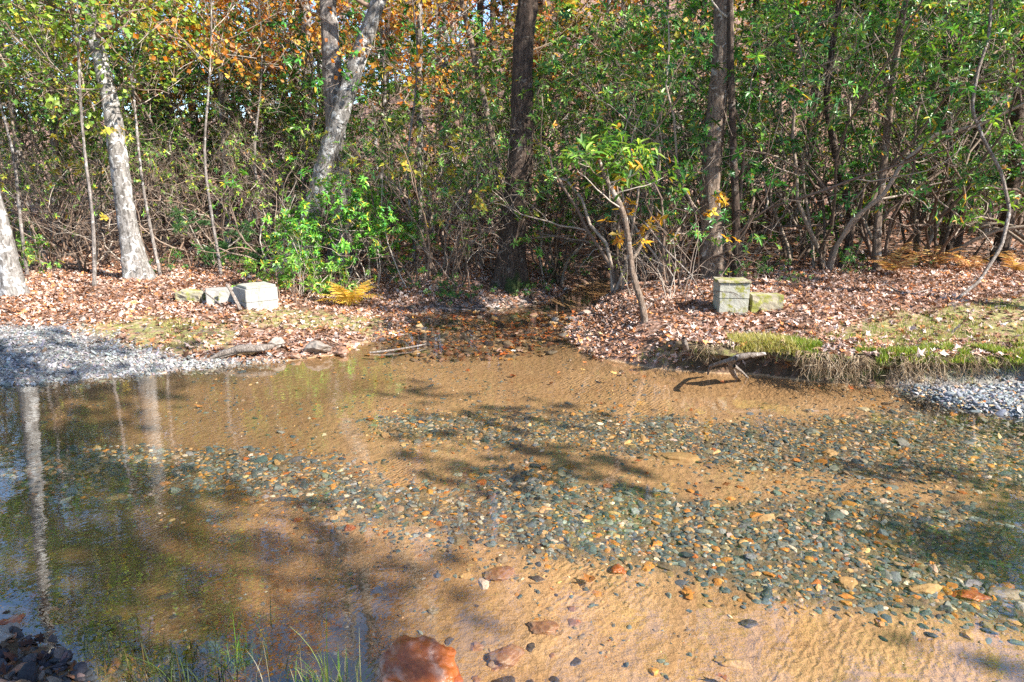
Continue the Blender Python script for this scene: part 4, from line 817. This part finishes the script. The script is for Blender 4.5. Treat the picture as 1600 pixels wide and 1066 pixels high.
SHR = [('shore_rock', 'smooth brown grey boulder at the water edge below the left blocks', 496, 553, 36, 0.7, 0.55, M_rgry, 31), ('shore_rock', 'small red stone right of the smooth grey boulder', 535, 552, 22, 0.8, 0.6, M_rred, 32), ('shore_rock', 'pinkish grey stone left of the smooth boulder', 434, 551, 26, 0.7, 0.6, M_rgry, 33),
 ('shore_rock', 'red brown pebble rock just left of the smooth boulder', 463, 559, 14, 0.8, 0.6, M_rred, 34), ('shore_rock', 'tan stone, rightmost of the row under the driftwood', 392, 559, 18, 0.8, 0.6, M_rtan, 35), ('shore_rock', 'tan stone, middle of the row under the driftwood', 377, 560, 20, 0.8, 0.6, M_rtan, 36), ('shore_rock', 'tan stone, leftmost of the row under the driftwood', 360, 557, 16, 0.8, 0.6, M_rtan, 37)]
for nm, lb, px, py, w_, asp, fl, m_, sd_ in SHR: rock(nm, lb, px, py, w_*1.15, asp, fl, m_, sd_, 0.2, 0.02, -0.12, 4)
NR = [(20, 940, 62, 'mauve rock at the left edge, topmost of the near shore rocks', M_rred), (14, 962, 56, 'orange brown rock at the left edge below the mauve one', M_ror), (44, 962, 50, 'blackish flat rock in the near left shore group', M_rdrk), (82, 975, 62, 'dark purple rock, rightmost of the near left shore group', M_rdrk), (4, 990, 60, 'grey rock at the left edge, lowest of the near shore rocks', M_rgry), (130, 968, 30, 'small dark rock in the water right of the near left shore rocks', M_rdrk)]
for i, (px, py, w_, lb, m_) in enumerate(NR): rock('shore_rock', lb, px, py, w_*0.9, 0.75, 0.45, m_, 50+i, 0.4*i, 0.03, 0.3, 4, 0.45)
# riffle stones, dark cobbles
rr_ = random.Random(9); k_ = 0
for i in range(60):
    px, py = rr_.uniform(600, 900), rr_.uniform(492, 545); x, y = at_z(px, py)
    if sd_poly(WPOLY, np.array([x]), np.array([y]))[0] > -0.05: continue
    rock('riffle_stone', 'small stone breaking the surface in the shaded riffle at the creek mouth', px, py, rr_.uniform(7, 18), 0.7, 0.5, rr_.choice([M_rgry, M_rred, M_rdrk, M_rtan]), 100+i, rr_.uniform(0, 3), 0, 0.15, 2, group='riffle stones at the creek mouth')
for i, (px, py) in enumerate([(645, 541), (660, 543), (676, 544), (700, 541), (720, 542), (628, 543), (760, 545), (690, 546)]):
    rock('riffle_stone', 'reddish stone in the row at the lower lip of the riffle', px, py, 18-i % 3*4, 0.7, 0.5, M_rred, 180+i, i, 0, 0.1, 2, group='stones on the lip of the riffle')
for i in range(26):
    px, py = rr_.uniform(20, 330), rr_.uniform(860, 960)
    rock('dark_cobble', 'dark cobble under the reflections near the left shore', px, py, rr_.uniform(12, 26), 0.7, 0.3, M_rdrk, 200+i, rr_.uniform(0, 3), None, 0.5, 2, group='dark cobbles near the left shore')
for i in range(22):
    px, py = rr_.uniform(690, 900), rr_.uniform(870, 1060)
    rock('brown_cobble', 'brown cobble on the rippled bed right of the big orange rock', px, py, rr_.uniform(10, 32), 0.75, 0.30, rr_.choice([M_rred, M_rtan, M_rred, M_rdrk]), 240+i, rr_.uniform(0, 3), None, 0.62, 3, group='brown cobbles right of the big orange rock')

# ------------------------------------------------------------------ bank lip, roots, moss, grass
E = np.array([at_z(*p) for p in [(1055, 577), (1080, 580), (1110, 582), (1160, 584), (1205, 586), (1270, 596), (1326, 601), (1409, 605), (1500, 604), (1600, 603), (1750, 604), (1900, 606)]])
Q = resample(np.column_stack([E, np.zeros(len(E))]), 170)
A = Acc(); prof = np.array([(0.60, -0.12), (0.42, -0.05), (0.30, -0.025), (0.18, -0.015), (0.06, -0.015), (-0.03, -0.03), (-0.06, -0.06), (-0.05, -0.09), (0.0, -0.11), (0.12, -0.12), (0.30, -0.12)])
VV = []
for i, (x, y, _) in enumerate(Q):
    tq = Q[min(i+1, 169), :2]-Q[max(i-1, 0), :2]; tq /= np.linalg.norm(tq); nrm = np.array([-tq[1], tq[0]])
    f = float(sstep(0, 18, np.array(i))); zt = h1(x+nrm[0]*0.45, y+nrm[1]*0.45)
    for j, (o_, z_) in enumerate(prof):
        k_ = sstep(0.5, 0.2, np.array(o_)); o2 = o_+k_*(0.16*float(vnoise(np.array(x), np.array(y+j*0.10), 0.35))+0.09*float(vnoise(np.array(x), np.array(y+j*0.3), 0.10, 1))); zz = zt+z_*(0.5+0.7*f)+k_*(0.03*float(vnoise(np.array(x+3), np.array(j*0.7), 0.22, 1))+0.035*float(vnoise(np.array(x+9), np.array(j*0.5), 0.08, 2)))
        if j == 0: zz = h1(x+nrm[0]*o2, y+nrm[1]*o2)-0.05
        VV.append((x+nrm[0]*o2, y+nrm[1]*o2, zz))
m_ = len(prof); idx = np.arange(170*m_).reshape(170, m_)
F_ = np.stack([idx[:-1, :-1], idx[1:, :-1], idx[1:, 1:], idx[:-1, 1:]], -1).reshape(-1, 4)
n = N('turf mat'); p = n.pos(); c = n.mix(n.noise(8, 6, 0.7, p).outputs[0], (0.07, 0.045, 0.025), (0.30, 0.21, 0.11)); c = n.mix(n.ramp(n.noise(5, 6, 0.7, p).outputs[0], [(0.5, 0), (0.6, 1)]), c, (0.20, 0.20, 0.05))
n.link(c, n.p.inputs['Base Color']); n.p.inputs['Roughness'].default_value = 0.95; n.link(n.bump(n.noise(40, 6, 0.75, p).outputs[0], 1.0, 0.04), n.p.inputs['Normal'])
setp(obj('bank_edge', mesh('bank_edge', VV, F_, n.m)), kind='structure')
EP = Q[:, :2]
# moss and short grass: thin blades on mossy zones
def blades(name, X, Y, Z, hgt, wid, pal, wts, label, cat, lean=0.4, kind='stuff', segs=2, parent=None):
    N_ = len(X); h_ = hgt*np.exp(rng.normal(0, 0.3, N_)); a = rng.uniform(0, 6.28, N_); ln = np.abs(rng.normal(0, lean, N_)); b = a+np.pi/2
    D = np.stack([np.cos(a), np.sin(a)], -1); S_ = np.stack([np.cos(b), np.sin(b)], -1)*(wid if np.isscalar(wid) else wid[:, None])
    V = []
    for t_ in (0, 0.5, 1.0):
        off = D*(ln*h_*t_**2)[:, None]; z = Z+h_*t_*(1-0.25*ln*t_); w_ = S_*(1-t_*0.92)*0.5
        for s_ in (-1, 1): V.append(np.stack([X+off[:, 0]+s_*w_[:, 0], Y+off[:, 1]+s_*w_[:, 1], z], -1))
    V = np.stack(V, 1); f = np.array([(0, 1, 3, 2), (2, 3, 5, 4)]); F_ = (f[None]+(np.arange(N_)*6)[:, None, None]).reshape(-1, 4)
    o = obj(name, mesh(name, V.reshape(-1, 3), F_, M_grass, np.repeat(np.clip(pick(pal, wts, N_), 0, .8), 6, 0), True), parent)
    return setp(o, label, cat, kind=kind)
MPAL = [(0.16, 0.24, 0.03), (0.26, 0.29, 0.05), (0.40, 0.33, 0.16), (0.09, 0.15, 0.03)]
lipX = []; lipY = []
for q, nn_, cut in zip(MOP, (9000, 9000, 46000, 6000), (0, 0, 0, 0)):
    x, y = scatter(nn_, q, 0.15, xr=(-6, 9)); k = sd_poly(WPOLY, x, y) > 0.0; lipX.append(x[k]); lipY.append(y[k])
x = np.concatenate(lipX); y = np.concatenate(lipY); k = vis(x, y); x, y = x[k], y[k]
k = (vnoise(x, y, 0.35)+0.8*vnoise(x, y, 0.14, 1) > 0.02); x, y = x[k], y[k]
gp = (x > 2.6)
blades('moss_and_grass', x[~gp], y[~gp], H(x[~gp], y[~gp]), 0.032, 0.006, [(0.36, 0.34, 0.10), (0.46, 0.40, 0.16), (0.22, 0.26, 0.05)], [2, 2, 1], 'yellowish moss and short dry grass in patches on the left bank and leafy spit', 'moss')
blades('moss_and_grass', x[gp], y[gp], H(x[gp], y[gp]), 0.04, 0.007, MPAL, [2, 2, 3, 1], 'moss and short grass in patches on top of the right bank', 'moss')
# bright clumps on the bank edge
i_ = rng.integers(20, 165, 36000); off = rng.uniform(-0.09, 0.34, 36000)
tx = np.gradient(EP, axis=0); tx = norm(tx); nr = np.stack([-tx[:, 1], tx[:, 0]], -1)
x = EP[i_, 0]+nr[i_, 0]*off+rng.normal(0, 0.04, 36000); y = EP[i_, 1]+nr[i_, 1]*off+rng.normal(0, 0.02, 36000)
zt = H(EP[i_, 0]+nr[i_, 0]*0.45, EP[i_, 1]+nr[i_, 1]*0.45)+0.02-np.maximum(0, 0.02-off)*0.7
k = (vnoise(x, y, 0.35)+0.7*vnoise(x, y, 0.11, 1) > -0.02) & vis(x, y); 
bright = x > 3.0
blades('edge_moss', x[k & bright], y[k & bright], zt[k & bright], 0.045, 0.008, [(0.16, 0.25, 0.02), (0.26, 0.32, 0.035), (0.09, 0.16, 0.02), (0.40, 0.32, 0.14)], [3, 3, 2, 2], 'bright green moss clumps fringing the edge of the undercut right bank', 'moss', 0.7)
k2 = k & ~bright
blades('edge_moss', x[k2], y[k2], zt[k2], 0.055, 0.008, [(0.40, 0.37, 0.12), (0.30, 0.30, 0.07), (0.45, 0.36, 0.18)], [3, 3, 2], 'straw yellow moss and grass hanging at the bank edge left of the root', 'moss', 0.8)
# hanging roots
def root_clump(label, px, py, wpx, cnt, seed, drop=0.28):
    x0, y0 = at_z(px, py, 0.42); j = int(np.argmin((EP[:, 0]-x0)**2+(EP[:, 1]-y0)**2)); ex, ey = EP[j]; zt = h1(ex+nr[j, 0]*0.45, ey+nr[j, 1]*0.45)
    rd = random.Random(seed); out = []; tips = []; w_ = wpx/ppm(ey, 0.4)
    for i in range(cnt):
        u = rd.gauss(0, 0.28)*w_; grow(rd, (u, rd.uniform(-0.03, 0.06), 0.0), (u*2.5, -0.5, -0.3), drop*rd.uniform(0.3, 1.25), 0.0036, 1, 3, out, tips, 0.30, -0.20, 7, 0.42, 0.45)
    t = thing('hanging_roots', label, 'roots', (ex-nr[j, 0]*0.06, ey-nr[j, 1]*0.06, zt+0.01))
    obj('root_strands', skel_mesh('root_strands', out, M_twig, [(0.38, 0.27, 0.16), (0.24, 0.16, 0.09), (0.50, 0.39, 0.26), (0.12, 0.08, 0.05)], (4, 4, 3, 3)), t)
for i, (px, w_, c_, d_, lb) in enumerate([(1300, 50, 70, .34, 'largest spray of pale roots hanging from the right bank'), (1372, 30, 30, .30, 'small pale roots hanging just right of the largest spray'), (1440, 34, 40, .32, 'pale roots hanging under the bright moss, middle of the bank'), (1498, 34, 45, .34, 'pale roots hanging from the bank toward the right, over the gravel bar'), (1570, 40, 30, .26, 'thin roots hanging at the right edge of the photo'), (1225, 40, 36, .24, 'short roots fringing the bank right of the driftwood root'), (1130, 50, 30, .2, 'short root fringe above the driftwood root')]):
    root_clump(lb, px, 560, w_, c_, 60+i, d_)
# ragged fringe of dead grass and rootlets all along the edge
rd = random.Random(88); out = []; tips = []
for i in range(700):
    j = rd.randrange(3, 168); o_ = rd.uniform(-0.07, 0.02)
    if float(vnoise(EP[j:j+1, 0], EP[j:j+1, 1], 0.22, 2)[0]) < -0.12: continue
    ex, ey = EP[j]+nr[j]*o_; zt_ = h1(EP[j, 0]+nr[j, 0]*0.45, EP[j, 1]+nr[j, 1]*0.45)-0.035
    d_ = -nr[j]; grow(rd, (ex+rd.gauss(0, .02), ey, zt_), (d_[0]*0.6+rd.gauss(0, .35), d_[1]*0.6, rd.uniform(-0.5, 0.3)), rd.uniform(0.04, 0.17), 0.0026, 2, 3, out, tips, 0.3, -0.28, 5, 0.25, 0.5)
setp(obj('edge_fringe', skel_mesh('edge_fringe', out, M_twig, [(0.24, 0.17, 0.10), (0.11, 0.075, 0.045), (0.34, 0.26, 0.14), (0.15, 0.19, 0.04)], (4, 4, 3, 3))), 'ragged dead grass and rootlets fringing the edge of the right bank', 'dead grass', kind='stuff')
i_ = rng.integers(0, 168, 2600); off = rng.uniform(-0.04, 0.6, 2600); x = EP[i_, 0]+nr[i_, 0]*off+rng.normal(0, .02, 2600); y = EP[i_, 1]+nr[i_, 1]*off
z_ = np.maximum(H(EP[i_, 0]+nr[i_, 0]*0.45, EP[i_, 1]+nr[i_, 1]*0.45)*(off < 0.45), H(x, y))
k = (vnoise(x, y, 0.3, 2) > -0.1) & vis(x, y)
leaves_flat('leaf_litter', x[k], y[k], 0.038, LPAL, [25, 24, 18, 12, 12, 8, 8], 'fallen leaves lying along the very edge of the right bank', Z=z_[k])
# driftwood root into the water
def wood(name, label, cat, paths, mat, seed=0, sides=10):
    b = np.array(paths[0][0][:3]); t = thing(name, label, cat, b)
    for i, P in enumerate(paths):
        P = np.array(P, float); P[:, :3] -= b; obj('limb' if i else 'main_stem', trunk_mesh('limb' if i else 'main_stem', P, mat, sides, 1.0, 0.16, seed+i, 0.03), t)
def pz(px, py, z, w_): x, y = at_z(px, py, z); return (x, y, z, w_/2/ppm(y, z))
wood('driftwood_root', 'grey twisted root reaching from the bank down into the water', 'root', [[pz(1195, 553, 0.30, 6), pz(1165, 556, 0.30, 9), pz(1146, 559, 0.27, 9), pz(1141, 573, 0.15, 9), pz(1149, 590, 0.0, 6), pz(1160, 598, -0.08, 3)],
     [pz(1150, 560, 0.32, 8), pz(1130, 566, 0.25, 6), pz(1110, 572, 0.12, 5), pz(1106, 585, 0.0, 3)], [pz(1147, 572, 0.18, 6), pz(1160, 582, 0.08, 4), pz(1168, 590, 0.0, 3)]], M_drift, 5)
wood('driftwood', 'weathered driftwood log on the stones at the left water edge', 'log', [[pz(325, 562, 0.04, 3), pz(345, 553, 0.10, 9), pz(375, 545, 0.15, 12), pz(410, 544, 0.15, 11), pz(428, 541, 0.16, 6)], [pz(372, 546, 0.15, 8), pz(366, 552, 0.10, 6), pz(340, 560, 0.05, 4)]], M_drift, 15)
wood('stump', 'small broken grey stump on the leafy edge of the spit', 'stump', [[pz(1072, 545, 0.26, 10), pz(1070, 537, 0.33, 10), pz(1068, 528, 0.40, 7)], [pz(1072, 545, 0.26, 5), pz(1085, 548, 0.24, 3)]], M_drift, 25)
wood('dead_branch', 'bare dead branch slanting down through the twigs at the spit', 'branch', [[(*at_y(1005, 345, 9.5), 0.012), (*at_y(1040, 390, 9.3), 0.012), (*at_y(1080, 430, 9.1), 0.010), (*at_y(1100, 465, 8.9), 0.006)]], M_drift, 35, 6)
wood('dead_stick', 'twig lying half in the water at the riffle lip, left side', 'stick', [[pz(577, 551, 0.01, 3), pz(600, 549, 0.02, 3.4), pz(640, 543, 0.03, 3), pz(665, 538, 0.03, 2)]], M_drift, 45, 6)
wood('dead_stick', 'long thin dead stick lying on the leaves of the right bank', 'stick', [[(*(G(1385, 448)+[0, 0, .03]), 0.012), (*(G(1400, 458)+[0, 0, .03]), 0.012), (*(G(1425, 463)+[0, 0, .03]), 0.010), (*(G(1470, 452)+[0, 0, .04]), 0.006)]], M_drift, 46, 6)
# sticks littered
rd = random.Random(77)
for i in range(46):
    if i < 20: px, py = rd.uniform(20, 600), rd.uniform(440, 540)
    else: px, py = rd.uniform(930, 1590), rd.uniform(430, 545)
    g = G(px, py); a = rd.uniform(0, 3.1); L_ = rd.uniform(0.12, 0.45); d = np.array([math.cos(a), math.sin(a)*1.0])
    if not clearw(g[0], g[1], 0.1): continue
    pts = [];
    for j in range(4):
        xx, yy = g[0]+d[0]*L_*(j/3-0.5)+rd.uniform(-.012, .012), g[1]+d[1]*L_*(j/3-0.5)+rd.uniform(-.012, .012); pts.append((xx, yy, h1(xx, yy)+0.03+rd.uniform(0, .02), 0.006-0.001*j))
    b = np.array(pts[0][:3]); P = np.array(pts); P[:, :3] -= b
    sid = 'left' if i < 20 else 'right'
    o = obj('fallen_twig', trunk_mesh('fallen_twig', P, M_drift, 5, 1.0, 0.05, i, 0.05)); o.location = b; setp(o, 'short fallen twig lying on the leaves of the %s bank' % sid, 'twig', 'fallen twigs on the %s bank' % sid)
# debris on the near shore
x = rng.uniform(-3.5, -0.6, 6000); y = rng.uniform(2.2, 3.6, 6000); s_ = sd_poly(WPOLY, x, y); k = (s_ > -0.35) & (vnoise(x, y, 0.3) > -0.15); x, y = x[k], y[k]
pebbles('shore_cobbles', x, y, 0.016, 0.5, [(0.03, 0.03, 0.035), (0.06, 0.055, 0.055), (0.12, 0.09, 0.075), (0.2, 0.10, 0.05)], [10, 8, 5, 3], 'dark stones and chips along the near left shore', 'gravel', 0.4, 0.5, 0.4)
x = rng.uniform(-3.5, -0.6, 700); y = rng.uniform(2.2, 3.4, 700); k = sd_poly(WPOLY, x, y) > -0.15; x, y = x[k], y[k]
leaves_flat('wet_leaves', x, y, 0.035, [(0.07, 0.03, 0.02), (0.14, 0.06, 0.025), (0.04, 0.025, 0.015), (0.16, 0.11, 0.07)], [3, 2, 3, 1], 'dark wet leaves lying on the near left shore')
# ------------------------------------------------------------------ near grass tufts
def tuft(label, px, py, cnt, hgt, wid, pal, spread, seed, lean=0.5, name='grass_tuft'):
    x, y = at_z(px, py, 0.0); g = h1(x, y); r_ = np.random.default_rng(seed)
    X = r_.normal(0, spread, cnt); Y = r_.normal(0, spread, cnt); t = thing(name, label, 'grass', (x, y, min(g, 0.0)-0.01))
    N_ = cnt; h_ = hgt*np.exp(r_.normal(0, 0.35, N_)); a = r_.uniform(0, 6.28, N_); ln = np.abs(r_.normal(0, lean, N_)); A = Acc(); S_ = 7
    D = np.stack([np.cos(a), np.sin(a)], -1); tt = np.linspace(0, 1, S_); V = []
    for t_ in tt:
        off = D*(ln*h_*t_**2.2)[:, None]; z = h_*t_*(1-0.35*ln*t_**2); w_ = np.stack([-D[:, 1], D[:, 0]], -1)*wid*(1-t_**2*0.93)*0.5
        for s_ in (-1, 1): V.append(np.stack([X+off[:, 0]+s_*w_[:, 0], Y+off[:, 1]+s_*w_[:, 1], z], -1))
    V = np.stack(V, 1); f = np.array([(2*i, 2*i+1, 2*i+3, 2*i+2) for i in range(S_-1)]); F_ = (f[None]+(np.arange(N_)*2*S_)[:, None, None]).reshape(-1, 4)
    obj('blades', mesh('blades', V.reshape(-1, 3), F_, M_grass, np.repeat(np.clip(pick(pal, [1]*len(pal), N_), 0, .8), 2*S_, 0)), t)
GG = [(0.10, 0.22, 0.03), (0.18, 0.32, 0.04), (0.05, 0.12, 0.02)]; GS = [(0.50, 0.42, 0.20), (0.36, 0.40, 0.10), (0.22, 0.36, 0.05), (0.20, 0.34, 0.05)]; GD = [(0.02, 0.03, 0.01), (0.035, 0.05, 0.015), (0.06, 0.09, 0.02), (0.12, 0.08, 0.03)]
tuft('bright green grass tuft standing in the shallows at bottom left of centre', 372, 1002, 90, 0.14, 0.006, GG, 0.05, 1, 0.35)
tuft('sparse green grass tuft behind the bright green one', 412, 990, 24, 0.14, 0.005, GG, 0.05, 2, 0.5)
tuft('dark matted grass clump at the bottom left shore', 225, 1062, 190, 0.12, 0.005, GD, 0.10, 3, 0.5)
tuft('dark grass clump between the bottom left shore clump and the bright tuft', 300, 1085, 100, 0.12, 0.005, GD, 0.08, 4, 0.6)
tuft('small dark grass clump at the lower left beside the shore rocks', 190, 1000, 60, 0.14, 0.005, GD, 0.07, 5, 0.6)
tuft('straw and green grass tuft at the bottom edge left of the orange rock', 500, 1072, 60, 0.17, 0.006, GS, 0.06, 6, 0.5)
tuft('straw and green grass tuft touching the left side of the orange rock', 552, 1068, 46, 0.15, 0.006, GS, 0.06, 7, 0.5)
tuft('dark grass clump behind and left of the bright green tuft', 300, 1010, 90, 0.11, 0.005, GD, 0.09, 12, 0.6)
tuft('dark grass clump just right of the bright green tuft', 430, 1030, 60, 0.10, 0.005, GD, 0.07, 13, 0.6)
tuft('thin dry straw stalks rising left of the straw tufts', 440, 1085, 9, 0.24, 0.004, [(0.5, 0.42, 0.26), (0.42, 0.33, 0.18)], 0.06, 8, 0.4)
tuft('thin grass stems at the bottom left corner region behind the shore clump', 330, 1000, 12, 0.12, 0.005, GG+GS[:1], 0.09, 9, 0.5)
print('objects', len(bpy.data.objects), 'mesh faces', sum(len(m.polygons) for m in bpy.data.meshes))
